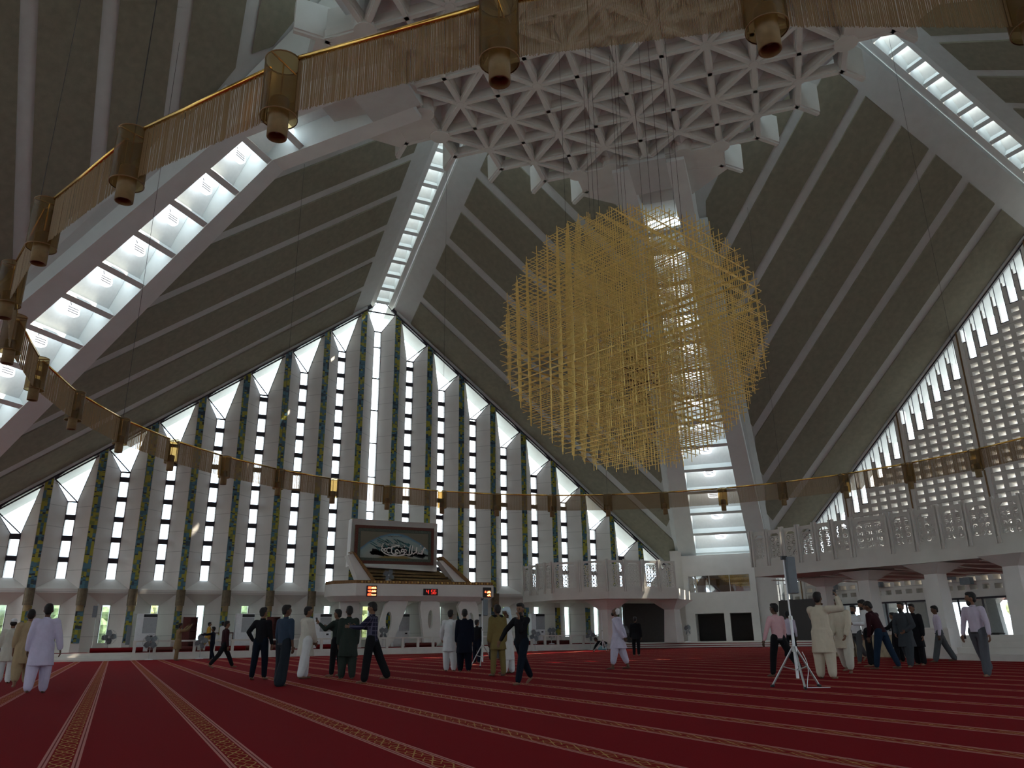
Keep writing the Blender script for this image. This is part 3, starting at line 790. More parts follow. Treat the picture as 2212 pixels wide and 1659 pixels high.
# slanted legs with an oval hole each
def leg(xb0, xb1, xt0, xt1, cx_, cz, ra, rb, y0, y1):
    f = MB(); n = 24; outer = []; inner = []
    corners = [(xb0, .42), (xb1, .42), (xt1, 3.45), (xt0, 3.45)]
    for i in range(n):
        t = 2*PI*i/n; d = (math.cos(t), math.sin(t)); inner.append((cx_+ra*d[0], cz+rb*d[1]))
        best = 1e9
        for a in range(4):
            (ax, az), (bx, bz) = corners[a], corners[(a+1) % 4]; ex, ez = bx-ax, bz-az; den = d[0]*ez-d[1]*ex
            if abs(den) < 1e-9: continue
            s_ = ((ax-cx_)*ez-(az-cz)*ex)/den; u_ = ((ax-cx_)*d[1]-(az-cz)*d[0])/den
            if s_ > 0 and -1e-6 <= u_ <= 1+1e-6: best = min(best, s_)
        outer.append((cx_+best*d[0], cz+best*d[1]))
    for i in range(n):
        j = (i+1) % n
        for Y in (y0, y1): f.face([(outer[i][0], Y, outer[i][1]), (outer[j][0], Y, outer[j][1]), (inner[j][0], Y, inner[j][1]), (inner[i][0], Y, inner[i][1])])
        f.face([(inner[i][0], y0, inner[i][1]), (inner[j][0], y0, inner[j][1]), (inner[j][0], y1, inner[j][1]), (inner[i][0], y1, inner[i][1])])
        f.face([(outer[i][0], y0, outer[i][1]), (outer[j][0], y0, outer[j][1]), (outer[j][0], y1, outer[j][1]), (outer[i][0], y1, outer[i][1])])
    f.build('leg', M['plaster'], tr)
leg(-.25, .95, .55, 2.15, .75, 2.1, .22, .62, 30.7, 31.1)
leg(3.35, 4.6, 2.9, 4.4, 3.75, 2.2, .20, .62, 30.7, 31.1)
leg(6.6, 7.6, 5.7, 7.3, 6.8, 2.1, .2, .55, 30.7, 31.1)
# stair rising behind the left end
f = MB()
for i in range(9): f.box(-2.3, -1.0, 31.0+i*.13, 32.4, .42+i*.34, .76+i*.34)
f.build('stair', M['plaster'], tr)
# back shell: open-book walls, picture box
YB = 31.7
def quadx(pts, y0, y1, name, mt, par=tr):
    f = MB(); f.hexa([(x, y0, z) for x, z in pts], [(x, y1, z) for x, z in pts]); return f.build(name, mt, par, bevel=0)
g = lambda px, py, y: aty(px, py, y)
def P2(px, py, y=YB): v = aty(px, py, y); return (v.x, v.z)
# white box frame round the picture
o4 = [P2(757, 1122), P2(940, 1133), P2(938, 1236), P2(750, 1224)]
i4 = [P2(766, 1140), P2(929, 1149), P2(929, 1222), P2(764, 1216)]
f = MB()
for a in range(4):
    b2 = (a+1) % 4
    f.hexa([(o4[a][0], YB-.5, o4[a][1]), (o4[b2][0], YB-.5, o4[b2][1]), (i4[b2][0], YB-.05, i4[b2][1]), (i4[a][0], YB-.05, i4[a][1])],
           [(o4[a][0], YB+.4, o4[a][1]), (o4[b2][0], YB+.4, o4[b2][1]), (i4[b2][0], YB+.4, i4[b2][1]), (i4[a][0], YB+.4, i4[a][1])])
f.build('picture_surround', M['plaster'], tr)
# wings (sloping parapets of the open book) with brown coping
for nm, q in (('wing', [(748, 1200), (762, 1196), (806, 1256), (770, 1256)]), ('wing', [(944, 1212), (958, 1212), (1012, 1262), (978, 1258)])):
    pts = [P2(*t, y=31.0) for t in q]; quadx(pts, 30.6, 31.5, 'wing', M['plaster'])
for q in ([(756, 1192), (764, 1196), (808, 1256), (800, 1257)], [(944, 1204), (952, 1204), (1016, 1262), (1006, 1262)]):
    quadx([P2(*t, y=31.0) for t in q], 30.5, 31.55, 'coping', M['gold_band'])
quadx([P2(764, 1222), P2(944, 1230), P2(1000, 1260), P2(790, 1256)], YB+.2, YB+.4, 'backdrop', M['backdrop'])
for i in range(3): quadx([P2(775+8*i, 1232+8*i), P2(950+16*i, 1240+7*i), P2(950+16*i, 1244+7*i), P2(775+8*i, 1236+8*i)], YB-.3-.2*i, YB+.2, 'seat_step', M['backdrop'])

# framed calligraphy painting (hangs on the tribune)
pic = thing('calligraphy_painting', 'wide framed calligraphy painting in white strokes over black and teal, above the tribune', 'painting', (0, 0, 0))
A, B_, D_, E_ = P2(762, 1135), P2(930, 1145), P2(930, 1224), P2(759, 1217)
x0, x1, z0, z1 = (A[0]+E_[0])/2+.02, (B_[0]+D_[0])/2, (E_[1]+D_[1])/2, (A[1]+B_[1])/2
def rect(x0, x1, z0, z1, y0, y1, nm, mt, par):
    f = MB(); f.box(x0, x1, y0, y1, z0, z1); return f.build(nm, mt, par)
yP = YB-.62
def frame(x0, x1, z0, z1, wd, y0, y1, nm, mt):
    f = MB(); f.box(x0, x1, y0, y1, z0, z0+wd); f.box(x0, x1, y0, y1, z1-wd, z1); f.box(x0, x0+wd, y0, y1, z0+wd, z1-wd); f.box(x1-wd, x1, y0, y1, z0+wd, z1-wd); return f.build(nm, mt, pic)
frame(x0, x1, z0, z1, .20, yP-.06, yP+.12, 'frame', M['picture_frame'])
frame(x0+.2, x1-.2, z0+.2, z1-.2, .20, yP-.02, yP+.12, 'inlay', M['picture_inlay'])
m = mat('canvas', (.3,.35,.3), .7); b = m.node_tree.nodes['Principled BSDF']
tcn = N(m, 'ShaderNodeTexCoord'); spx = N(m, 'ShaderNodeSeparateXYZ'); L(m, tcn.outputs['Generated'], spx.inputs[0])
u = mth(m, 'SUBTRACT', spx.outputs['X'], .5); v = spx.outputs['Z']
arch = mth(m, 'ADD', mth(m, 'MULTIPLY', mth(m, 'MULTIPLY', u, u), 2.4), v)
nzn = N(m, 'ShaderNodeTexNoise'); nzn.inputs['Scale'].default_value = 7; L(m, tcn.outputs['Generated'], nzn.inputs['Vector'])
arch = mth(m, 'ADD', arch, mth(m, 'MULTIPLY', mth(m, 'SUBTRACT', nzn.outputs['Fac'], .5), .10))
rp = N(m, 'ShaderNodeValToRGB'); els = [(0,(.26,.17,.05)),(.12,(.24,.18,.07)),(.17,(.30,.31,.26)),(.55,(.33,.37,.33)),(.84,(.25,.34,.33)),(.92,(.10,.22,.32)),(.97,(.17,.15,.11)),(1,(.16,.15,.11))]
while len(rp.color_ramp.elements) < len(els): rp.color_ramp.elements.new(.5)
for e, (p_, c_) in zip(rp.color_ramp.elements, els): e.position = p_; e.color = (*c_, 1)
L(m, arch, rp.inputs['Fac']); L(m, rp.outputs['Color'], b.inputs['Base Color'])
cx0, cx1, cz0, cz1 = x0+.4, x1-.4, z0+.4, z1-.4
rect(cx0, cx1, cz0, cz1, yP+.02, yP+.06, 'canvas', M['canvas'], pic)
CW, CH = cx1-cx0, cz1-cz0
def stroke_mesh(lines, wd, y, th=.01):
    f = MB()
    for pts in lines:
        pp = [Vector((cx0+CW*a, y, cz0+CH*c)) for a, c in pts]; n = len(pp); L_, R_ = [], []
        for i, q in enumerate(pp):
            d = (pp[min(i+1, n-1)]-pp[max(i-1, 0)]).normalized(); nrm = Vector((-d.z, 0, d.x)); w_ = wd*(.55+.45*math.sin(PI*min(1, max(0, (i+.5)/n))))
            L_.append(q+nrm*w_/2); R_.append(q-nrm*w_/2)
        for i in range(n-1):
            f.hexa([L_[i], R_[i], R_[i+1], L_[i+1]], [x+Vector((0, -th, 0)) for x in (L_[i], R_[i], R_[i+1], L_[i+1])])
    return f
random.seed(11)
bl = []; tl = []
for i in range(80):
    u_ = random.uniform(.14, .88); v_ = .12+.30*math.exp(-((u_-.45)/.3)**2)*random.random()+.08*random.random()
    l = random.uniform(.05, .16); s_ = -random.uniform(.05, .25)*l*6
    bl.append([(u_, v_), (u_+l*.5, v_+s_*.5*.5), (u_+l, v_+s_*.5)])
for i in range(30):
    u_ = random.uniform(.12, .7); v_ = .45+random.uniform(-.1, .38)*math.exp(-((u_-.4)/.35)**2); l = random.uniform(.05, .13); tl.append([(u_, v_), (u_+l*.5, v_-.06), (u_+l, v_-.15)])
stroke_mesh(bl, .15, yP+.012).build('black_brushwork', M['brush_black'], pic)
stroke_mesh(tl, .06, yP+.006).build('teal_brushwork', M['brush_teal'], pic)
def arc(cx_, cz_, rx, rz, a0, a1, n=10): return [(cx_+rx*math.cos(math.radians(a0+(a1-a0)*i/n)), cz_+rz*math.sin(math.radians(a0+(a1-a0)*i/n))) for i in range(n+1)]
cal = [
 [(.835,.40),(.82,.30),(.80,.12)], [(.84,.40),(.855,.34)], arc(.775,.22,.03,.07,60,-200), [(.745,.24),(.735,.12)], [(.72,.40),(.71,.16)], [(.70,.20),(.665,.12),(.65,.20)],
 [(.655,.46),(.64,.14)], [(.62,.46),(.605,.14)], arc(.60,.14,.04,.05,0,-170), arc(.545,.24,.022,.05,0,330), [(.545,.19),(.52,.10),(.48,.08)], arc(.505,.25,.02,.05,0,330),
 [(.485,.22),(.47,.13),(.45,.24)], arc(.42,.22,.025,.06,0,330), [(.44,.16),(.40,.07),(.36,.07)], arc(.375,.22,.035,.12,-20,-170), [(.345,.40),(.335,.14)], arc(.30,.24,.035,.10,30,300),
 [(.32,.33),(.42,.44),(.46,.45)], arc(.25,.26,.02,.05,0,330), [(.25,.20),(.22,.13)], arc(.205,.25,.018,.05,0,330), [(.20,.30),(.19,.38),(.205,.42)],
 arc(.40,.24,.20,.20,195,320,14), [(.29,.46),(.30,.50)], [(.44,.36),(.445,.40)], [(.53,.38),(.535,.43)], [(.79,.44),(.77,.47)], [(.20,.46),(.215,.49)]]
cal = [[(.12+a*.98, c*1.0+.06) for a, c in l] for l in cal]
stroke_mesh(cal, .085, yP+.001, .012).build('calligraphy', M['calligraphy_white'], pic)
stroke_mesh([[(.40+i*.02, .84), (.412+i*.02, .86 if i % 2 else .83)] for i in range(10)], .03, yP+.004).build('red_inscription', M['wood_red'], pic)

# LED boards on the tribune front
def board(x0, x1, z0, z1, label):
    o = thing('led_board', label, 'display', ((x0+x1)/2, YT-.04, z0)); w2 = (x1-x0)/2; h = z1-z0
    f = MB(); f.box(-w2, w2, -.05, .04, 0, h); f.build('case', M['dark_plastic'], o); return o, w2, h
def squig(x0, x1, z, h, n):
    pts = []
    for i in range(n+1): pts.append((x0+(x1-x0)*i/n, z+h*(.5+.5*math.sin(i*2.3+z*9))*(1 if i % 3 else .3)))
    return pts
def ledstroke(lines, wd):
    f = MB()
    for pts in lines:
        for a, b2 in zip(pts, pts[1:]): f.bar((a[0], -.062, a[1]), (b2[0], -.062, b2[1]), wd, .02, (0,1,0))
    return f
SEG7 = {'a':((0,1),(1,1)),'b':((1,1),(1,.5)),'c':((1,.5),(1,0)),'d':((0,0),(1,0)),'e':((0,.5),(0,0)),'f':((0,1),(0,.5)),'g':((0,.5),(1,.5))}
DIG = {'4':'fgbc','5':'afgcd','6':'afgedc','3':'abgcd','0':'abcdef','1':'bc','2':'abged','7':'abc','8':'abcdefg','9':'abcdfg'}
def digits(txt, x, z, w_, h, gap):
    out = []
    for c in txt:
        if c in DIG:
            for s_ in DIG[c]: (a, b2), (c2, d) = SEG7[s_]; out.append([(x+a*w_+b2*w_*.12, z+b2*h), (x+c2*w_+d*w_*.12, z+d*h)])
        x += w_+gap
    return out
o, w2, h = board(-1.04, -.34, 3.66, 4.38, 'red lit prayer time board near the left end of the tribune, three lines')
for i, z in enumerate((.52, .30, .08)):
    ledstroke(digits(['330', '430', '630'][i], -.27, z, .055, .11, .02), .03).build('red_digits', M['led_red'], o)
    ledstroke([squig(-.02, .28, z, .11, 8), [(-.02, z+.02), (.28, z+.02)]], .04).build('bright_script', M['led_hot'], o)
o, w2, h = board(2.99, 4.03, 3.79, 4.22, 'black digital clock on the tribune reading 4 56')
ledstroke(digits('4', -.32, .09, .14, .26, .1)+digits('56', .02, .09, .14, .26, .07), .028).build('clock_digits', M['led_dim'], o)
o, w2, h = board(7.5, 8.13, 3.68, 4.37, 'red lit board near the right end of the tribune, partly behind a speaker')
ledstroke([squig(-.02, .25, .30, .14, 7), squig(.0, .25, .08, .13, 7), [(0,.13),(.22,.22)], [(0,.32),(.22,.42)]], .045).build('bright_script', M['led_hot'], o)
ledstroke(digits('13', -.24, .33, .05, .10, .02), .03).build('red_digits', M['led_red'], o)

# ================================================================== GALLERIES
def screen_meshes(w_, h):
    """carved stone screen of ring stars in a frame with a cut-corner head; local x along, z up, thickness in y"""
    f = MB(); b_ = .07*w_+.03; t = .05
    f.box(0, b_, -t, t, 0, h); f.box(w_-b_, w_, -t, t, 0, h); f.box(b_, w_-b_, -t, t, 0, .08); f.box(b_, w_-b_, -t, t, h-.16, h)
    ch = min(.18, w_*.18)
    for s_ in (0, 1):
        xa = b_ if not s_ else w_-b_; d = 1 if not s_ else -1
        f.hexa([(xa, -t, h-.16), (xa+d*ch, -t, h-.16), (xa, -t, h-.16-ch)], [(xa, t, h-.16), (xa+d*ch, t, h-.16), (xa, t, h-.16-ch)])
    g = MB(); x0, x1, z0, z1 = b_, w_-b_, .08, h-.30
    nx = max(2, round((x1-x0)/.27)); nz_ = round((z1-z0)/.27); dx = (x1-x0)/nx; dz = (z1-z0)/nz_; y = .022
    for i in range(nx):
        for j in range(nz_):
            cx_ = x0+(i+.5)*dx; cz = z0+(j+.5)*dz; R1 = min(dx, dz)*.36; R0 = R1*.52
            if (i+j) % 2: R1 *= .8; R0 = R1*.35
            n = 8; po = [(cx_+R1*math.cos(2*PI*k/n+.39), cz+R1*math.sin(2*PI*k/n+.39)) for k in range(n)]; pi_ = [(cx_+R0*math.cos(2*PI*k/n), cz+R0*math.sin(2*PI*k/n)) for k in range(n)]
            for k in range(n):
                k2 = (k+1) % n
                for Y in (-y, y): g.face([(po[k][0], Y, po[k][1]), (po[k2][0], Y, po[k2][1]), (pi_[k2][0], Y, pi_[k2][1]), (pi_[k][0], Y, pi_[k][1])])
                g.face([(pi_[k][0], -y, pi_[k][1]), (pi_[k2][0], -y, pi_[k2][1]), (pi_[k2][0], y, pi_[k2][1]), (pi_[k][0], y, pi_[k][1])])
    br = .020
    for i in range(nx+1):
        x = x0+i*dx; g.box(x-br, x+br, -y*.8, y*.8, z0, z1)
    for j in range(nz_+1):
        z = z0+j*dz; g.box(x0, x1, -y*.8, y*.8, z-br, z+br)
    for i in range(nx):
        x = x0+(i+.5)*dx
        for j in range(nz_):
            z = z0+(j+.5)*dz; q = min(dx, dz)*.3
            for a, b2 in ((1,1), (-1,1), (1,-1), (-1,-1)): g.bar((x+a*q, 0, z+b2*q), (x+a*dx*.5, 0, z+b2*dz*.5), .035, .035, (0,1,0))
    return f, g
cache = {}
def gallery(name, label, poly, panels, z0, zs, zt, depthpoly, colour):
    """poly: front line; panels per segment; z0 soffit, zs slab top, zt screen top"""
    o = thing(name, label, 'balcony', (0, 0, 0))
    f = MB(); full = poly+depthpoly; f.prism(full, z0, zs); f.build('slab', colour, o)
    for (a, b2), n in zip(zip(poly, poly[1:]), panels):
        a = Vector((*a, 0)); b2 = Vector((*b2, 0)); d = (b2-a); Lg = d.length; d.normalize(); ang = math.atan2(d.y, d.x); pw = Lg/n
        nrm = Vector((d.y, -d.x, 0))
        key = (round(pw-.16, 2), round(zt-zs, 2))
        if key not in cache: cache[key] = [x for x in screen_meshes(pw-.16, zt-zs-.02)]
        for i in range(n):
            p = a+d*(i*pw+.08); fr_, g = cache[key]
            if isinstance(fr_, MB):
                m1 = fr_.build('screen_panel', colour, o); m2 = g.build('pierced_star_screen', colour, m1); cache[key] = (m1, m2)
                s1, s2 = m1, m2
            else:
                s1 = bpy.data.objects.new('screen_panel', fr_.data); C.objects.link(s1); s1.parent = o; s2 = bpy.data.objects.new('pierced_star_screen', g.data); C.objects.link(s2); s2.parent = s1
            s1.location = p+nrm*-.08+Vector((0, 0, zs)); s1.rotation_euler = (0, 0, ang)
            for off in (-.08, .08):
                q = a+d*(i*pw+off*.9)
                fb = MB(); fb.bar(q+Vector((0,0,zs-.25)), q+Vector((0,0,zt+.06)), .075, .13, nrm); fb.build('screen_post', colour, o)
    return o
mat('gallery_stone', (.58,.555,.51), .7, var=.05, scale=1.5)
gallery('corner_gallery', 'white balcony with pierced star screens beside the front wall, left of the corner pier', [(11.9, 32.5), (12.4, 28.75), (15.25, 25.75), (20.7, 24.85)], [4, 2, 4], 3.45, 4.2, 6.15, [(24.6, 28.4), (24.6, 32.5)], M['gallery_stone'])
gallery('right_gallery', 'long white balcony with pierced star screens projecting on the right side', [(10.6, 6.1), (11.3, 1.0), (11.7, -.55), (12.4, -6.6), (12.7, -9.6)], [6, 1, 6, 3], 3.45, 4.15, 5.50, [(20.5, -9.6), (20.5, 6.3)], M['gallery_stone'])
gsf = MB()
for i in range(9):
    y = -9+i*1.9; gsf.bar((12.9, y, 3.43), (20.3, y+1.2, 3.43), .12, .06)
    gsf.bar((12.9, y+1.2, 3.43), (20.3, y, 3.43), .12, .06)
gsf.build('soffit_ribs', M['gallery_stone'], bpy.data.objects['right_gallery'])
def column(x, y, w_, zt, ztop, label, grp, rz=0, z0=0):
    o = thing('column', label, 'column', (x, y, z0), rz, grp); h = zt-z0
    f = MB(); a = w_*.56; b2 = w_*.44
    f.hexa([(-a, -a, 0), (a, -a, 0), (a, a, 0), (-a, a, 0)], [(-b2, -b2, h), (b2, -b2, h), (b2, b2, h), (-b2, b2, h)]); f.build('shaft', M['plaster'], o)
    f = MB(); c_ = w_*1.25
    f.hexa([(-b2, -b2, h), (b2, -b2, h), (b2, b2, h), (-b2, b2, h)], [(-c_, -c_, ztop-z0), (c_, -c_, ztop-z0), (c_, c_, ztop-z0), (-c_, c_, ztop-z0)]); f.build('capital', M['plaster'], o)
column(16.3, 27.6, .95, 2.75, 3.44, 'white flared column under the left part of the corner gallery', None, .2, .42)
column(21.6, 26.9, .95, 2.75, 3.44, 'white flared column under the right part of the corner gallery, next to the pier', None, .4, .42)
for (x, y, lab) in ((14.2, 8.6-3.2, 'white column under the left end of the right gallery'), (12.6, 1.6, 'white column under the right gallery behind the man taking a photo'), (12.2, -1.85, 'white column under the right gallery, middle of the three glazed bays'), (11.6, -5.3, 'white column under the right gallery at the photo edge')):
    column(x, y, .62, 3.02, 3.395, lab, None, 0)
# low walls below the right gallery
def lowwall(x0, x1, y0, y1, h, mt, nm, label):
    o = thing(nm, label, 'low wall', (0, 0, 0)); f = MB(); f.box(x0, x1, y0, y1, 0, h); f.build('body', mt, o, bevel=.01)
    f = MB(); f.box(x0-.04, x1+.04, y0, y1, h, h+.04); f.build('coping', M['marble'], o)
mat('tan_panel', (.33,.27,.18), .6, var=.25, scale=5)
lowwall(16.2, 16.6, 3.6, 6.1, .93, M['marble'], 'low_wall', 'marble block wall behind the speaker tripod')
lowwall(11.3, 11.6, 1.7, 3.6, .84, M['tan_panel'], 'low_wall', 'tan patterned low panel behind the cream-robed men')
lowwall(11.3, 11.6, -.9, 1.6, .84, M['tan_panel'], 'low_wall', 'tan patterned low panel behind the bearded man in grey')
lowwall(10.9, 11.2, -2.9, -1.0, 1.03, M['marble'], 'low_wall', 'plain marble low wall behind the two men in lavender shirts')
f = MB(); 
for i in range(4): f.box(9.9+i*.3, 11.15, -8.5, -3.6, i*.2, (i+1)*.2)
tag(f.build('marble_steps', M['marble']), 'marble steps at the right edge of the carpet', 'steps')
f = MB(); 
for i in range(2):
    pts = [Vector((10.95+.16*math.cos(t*.5)+.05*i, -4.6+.30*math.sin(t*.5)+.2*i, .815+.012*t*.3)) for t in range(14)]
    for a, b2 in zip(pts, pts[1:]): f.tube(a, b2, .012, n=5)
tag(f.build('coiled_cable', M['wire']), 'dark cable coiled on the marble steps at the right edge', 'cable')
# wall speakers above the doors on the right
for i, (px, py) in enumerate(((1897, 1262), (2052, 1245), (2090, 1255), (1800, 1268))):
    p = atx(px, py, 32.7); o = thing('wall_speaker', 'black speaker box above the right glass doors, %s from the left' % ['second', 'third', 'fourth', 'first'][i], 'speaker', (p.x-.1, p.y, p.z), 0, 'speakers above the glass doors')
    f = MB(); f.box(-.2, .2, -.35, .35, -.22, .22); f.build('case', M['speaker_grey'], o, bevel=.02)
    f = MB(); f.box(.2, .32, -.05, .05, -.05, .05); f.build('bracket', M['dark_plastic'], o)

# ================================================================== THINGS ON THE FRONT PLATFORM
def ac_unit(x, label, w_=1.15, y=32.0):
    o = thing('air_conditioner', label, 'air conditioner', (x, y, PZ+.012), 0, 'floor-standing air conditioners'); h = 2.2
    f = MB(); f.box(-w_/2, w_/2, 0, .5, 0, h); f.build('cabinet', M['white_metal'], o, bevel=.02)
    f = MB(); f.box(-w_/2+.38, w_/2-.02, -.012, 0, h-.22, h-.04); f.build('vent', M['dark_plastic'], o)
    f = MB(); f.box(-w_/2+.38, w_/2-.02, -.012, 0, h-1.15, h-.24); f.build('grille', M['fan_grey'], o)
    f = MB(); f.box(w_/2-.32, w_/2-.16, -.02, 0, h-1.38, h-1.28); f.build('control_panel', M['dark_plastic'], o)
for x, lab in ((-14.15, 'white floor-standing air conditioner at far left, beside the two fans'), (-8.4, 'white floor-standing air conditioner behind the man in black'),
   (-3.4, 'white floor-standing air conditioner left of the tribune'), (2.1, 'white floor-standing air conditioner between the tribune legs'), (7.6, 'white floor-standing air conditioner under the right end of the tribune'), (12.9, 'white floor-standing air conditioner under the corner gallery')):
    ac_unit(x, lab)
def bookcase(x, label):
    o = thing('bookcase', label, 'bookcase', (x, 32.15, PZ+.012), 0); f = MB()
    f.box(-.42, -.38, 0, .4, 0, 2.0); f.box(.38, .42, 0, .4, 0, 2.0); f.box(-.38, .38, .36, .4, 0, 2.0)
    f.build('carcass', M['wood_red'], o)
    for i in range(6): g = MB(); g.box(-.38, .38, .0, .36, i*.39, i*.39+.03); g.build('shelf', M['wood_red'], o)
    g = MB(); g.box(-.42, .0, -.02, 0, 0, 1.98); g.build('door', M['wood_red'], o)
bookcase(-11.65, 'dark red wooden bookcase between two slit windows, left of the yellow-robed person'); bookcase(-6.6, 'dark red wooden bookcase behind the man in denim')
def floor_fan(x, y, z, h, yaw, label, r=.42, dark=False):
    o = thing('pedestal_fan', label, 'fan', (x, y, z), yaw, 'pedestal fans in front of the wall')
    f = MB(); f.lathe([(.22, 0), (.22, .03), (.05, .06)], n=16); f.build('base', M['white_metal'], o)
    f = MB(); f.tube((0,0,.05), (0,0,h), .02, n=8); f.build('pole', M['grey_metal'], o)
    f = MB(); f.tube((0,.18,h), (0,-.02,h), .085, .06, n=12); f.build('motor', M['white_metal'], o)
    for k in range(4):
        a = k*PI/2+.5+x; f = MB(); n = 6; L_, R_ = [], []
        for i in range(n+1):
            rr = .06+(r-.09)*i/n; wd = .05+.12*math.sin(PI*min(1, .2+.8*i/n)*.85); tw = .5
            c = Vector((rr*math.cos(a), 0, rr*math.sin(a))); t_ = Vector((-math.sin(a), tw, math.cos(a))).normalized()
            L_.append(c+t_*wd); R_.append(c-t_*wd)
        for i in range(n): f.hexa([L_[i], R_[i], R_[i+1], L_[i+1]], [q+Vector((0,.006,0)) for q in (L_[i], R_[i], R_[i+1], L_[i+1])])
        b2 = f.build('blade', M['speaker_grey'], o); b2.location = (0, -.05, h)
    f = MB()
    for k in range(24):
        a = 2*PI*k/24; c = [(0, -.14), (r*.6, -.13), (r*.95, -.08), (r, -.03), (r*.95, .04), (r*.3, .08)]
        for (r0, y0), (r1, y1) in zip(c, c[1:]): f.tube((r0*math.cos(a), y0, r0*math.sin(a)), (r1*math.cos(a), y1, r1*math.sin(a)), .003, n=3, caps=False)
    for rr, yy_ in ((r, -.03), (r*.6, -.13), (.08, -.14)):
        pts = [(rr*math.cos(2*PI*k/24), yy_, rr*math.sin(2*PI*k/24)) for k in range(24)]
        for k in range(24): f.tube(pts[k], pts[(k+1) % 24], .006, n=4, caps=False)
    c = f.build('cage', M['fan_grey'], o); c.location = (0, 0, h)
FANS = [(-16.1, 31.4, PZ, .85, .1, 'pedestal fan with dark blades on the platform near the left window'), (-13.9, 28.9, 0, .98, -.2, 'pedestal fan standing on the carpet before the left end of the rail'),
 (-11.2, 28.9, 0, .95, .3, 'pedestal fan standing on the carpet right of the man taking a photo'), (.6, 30.6, 4.75, .35, 0, 'small fan on top of the tribune'),
 (.2, 30.1, PZ, .9, .4, 'pedestal fan behind the man in the plaid shirt'), (10.9, 28.8, 0, 1.05, -.3, 'pedestal fan beside the man in black with hand to face'),
 (12.9, 30.0, PZ, .8, .2, 'pedestal fan under the gallery before the slit window'), (15.4, 28.7, 0, 1.0, 0, 'pedestal fan left of the kneeling person'), (18.5, 28.7, PZ, .8, .3, 'pedestal fan under the gallery right of the first column'), (22.4, 26.3, PZ+.01, .85, .3, 'pale fan under the gallery behind the man looking up')]
for x, y, z, h, a, lab in FANS: floor_fan(x, y, z+.012 if z else 0, h, a, lab)

def tripod_speaker(x, y, h, zs0, zs1, spread, label, yaw=0, col='grey_metal', box=True, cable=False):
    o = thing('tripod_speaker' if box else 'tripod_stand', label, 'speaker' if box else 'stand', (x, y, 0), yaw)
    f = MB(); f.tube((0,0,.16), (0,0,h*.52), .027, n=10); f.tube((0,0,h*.5), (0,0,h-.06), .017, n=8); f.build('pole', M['white_metal'], o)
    f = MB(); f.tube((0,0,.62), (0,0,.72), .045, n=10); f.build('collar', M['grey_metal'], o); f = MB(); f.tube((0,0,h*.5), (0,0,h*.53), .036, n=10); f.build('collar', M['grey_metal'], o)
    for k in range(3):
        a = 2*PI*k/3+.35; e = (spread*math.cos(a), spread*math.sin(a), .03)
        f = MB(); f.tube((.03*math.cos(a), .03*math.sin(a), .70), e, .019, n=8); l_ = f.build('leg', M['grey_metal'], o)
        f = MB(); f.tube((e[0]-.03*math.cos(a), e[1]-.03*math.sin(a), .035), (e[0]+.035*math.cos(a), e[1]+.035*math.sin(a), .012), .026, n=8); f.build('rubber_foot', M['dark_plastic'], l_)
        f = MB(); f.tube((0,0,.30), (e[0]*.5, e[1]*.5, .36), .011, n=6); f.build('brace', M['grey_metal'], o)
    if box:
        f = MB(); f.box(.03, .19, -.10, .10, zs0, zs1); f.build('speaker_box', M['speaker_grey'], o, bevel=.02)
        f = MB(); f.box(-.04, .06, -.04, .04, zs1-.05, zs1+.02); f.build('clamp', M['dark_plastic'], o)
    if cable:
        f = MB(); pts = [Vector((.12+.05*math.sin(i*.35), -.05-.012*i, max(.012, .62-.05*i))) for i in range(14)]+[Vector((.14+.05*i, -.22, .012)) for i in range(8)]
        for a, b2 in zip(pts, pts[1:]): f.tube(a, b2, .007, n=5)
        f.build('cable', M['white_metal'], o)
tripod_speaker(-4.45, -10.7, 2.38, 1.66, 2.34, .48, 'tall tripod speaker stand with grey column speaker in the foreground right', yaw=-.4, cable=True)
tripod_speaker(-4.28, 3.87, 2.36, 1.68, 2.25, .50, 'tripod speaker stand with slim speaker before the tribune', yaw=-.4)
tripod_speaker(12.2, 22.0, 2.45, 0, 0, .6, 'bare white tripod pole beside the kneeling person', box=False)
tripod_speaker(-5.2, 18.5, 2.5, 0, 0, .6, 'white tripod pole behind the man in the plaid shirt', box=False)
def pole_speaker(x, y, z, h, label, s0, s1):
    o = thing('column_speaker', label, 'speaker', (x, y, z))
    f = MB(); f.lathe([(.18, 0), (.18, .03), (.03, .05)], n=14); f.tube((0,0,.04), (0,0,h), .02, n=8); f.build('stand', M['grey_metal'], o)
    f = MB(); f.box(-.24, -.02, -.1, .1, s0, s1); f.build('speaker_box', M['speaker_grey'], o, bevel=.02)
pole_speaker(-16.9, 30.9, PZ+.012, 2.7, 'grey column speaker on a pole at the far left of the platform', 1.95, 2.6)
pole_speaker(-14.95, 31.3, PZ+.012, 2.3, 'slim pole speaker left of the far left air conditioner', .4, 1.5)
pole_speaker(-5.9, 30.8, PZ+.012, 2.5, 'column speaker on a pole behind the man in cream', 1.8, 2.4)
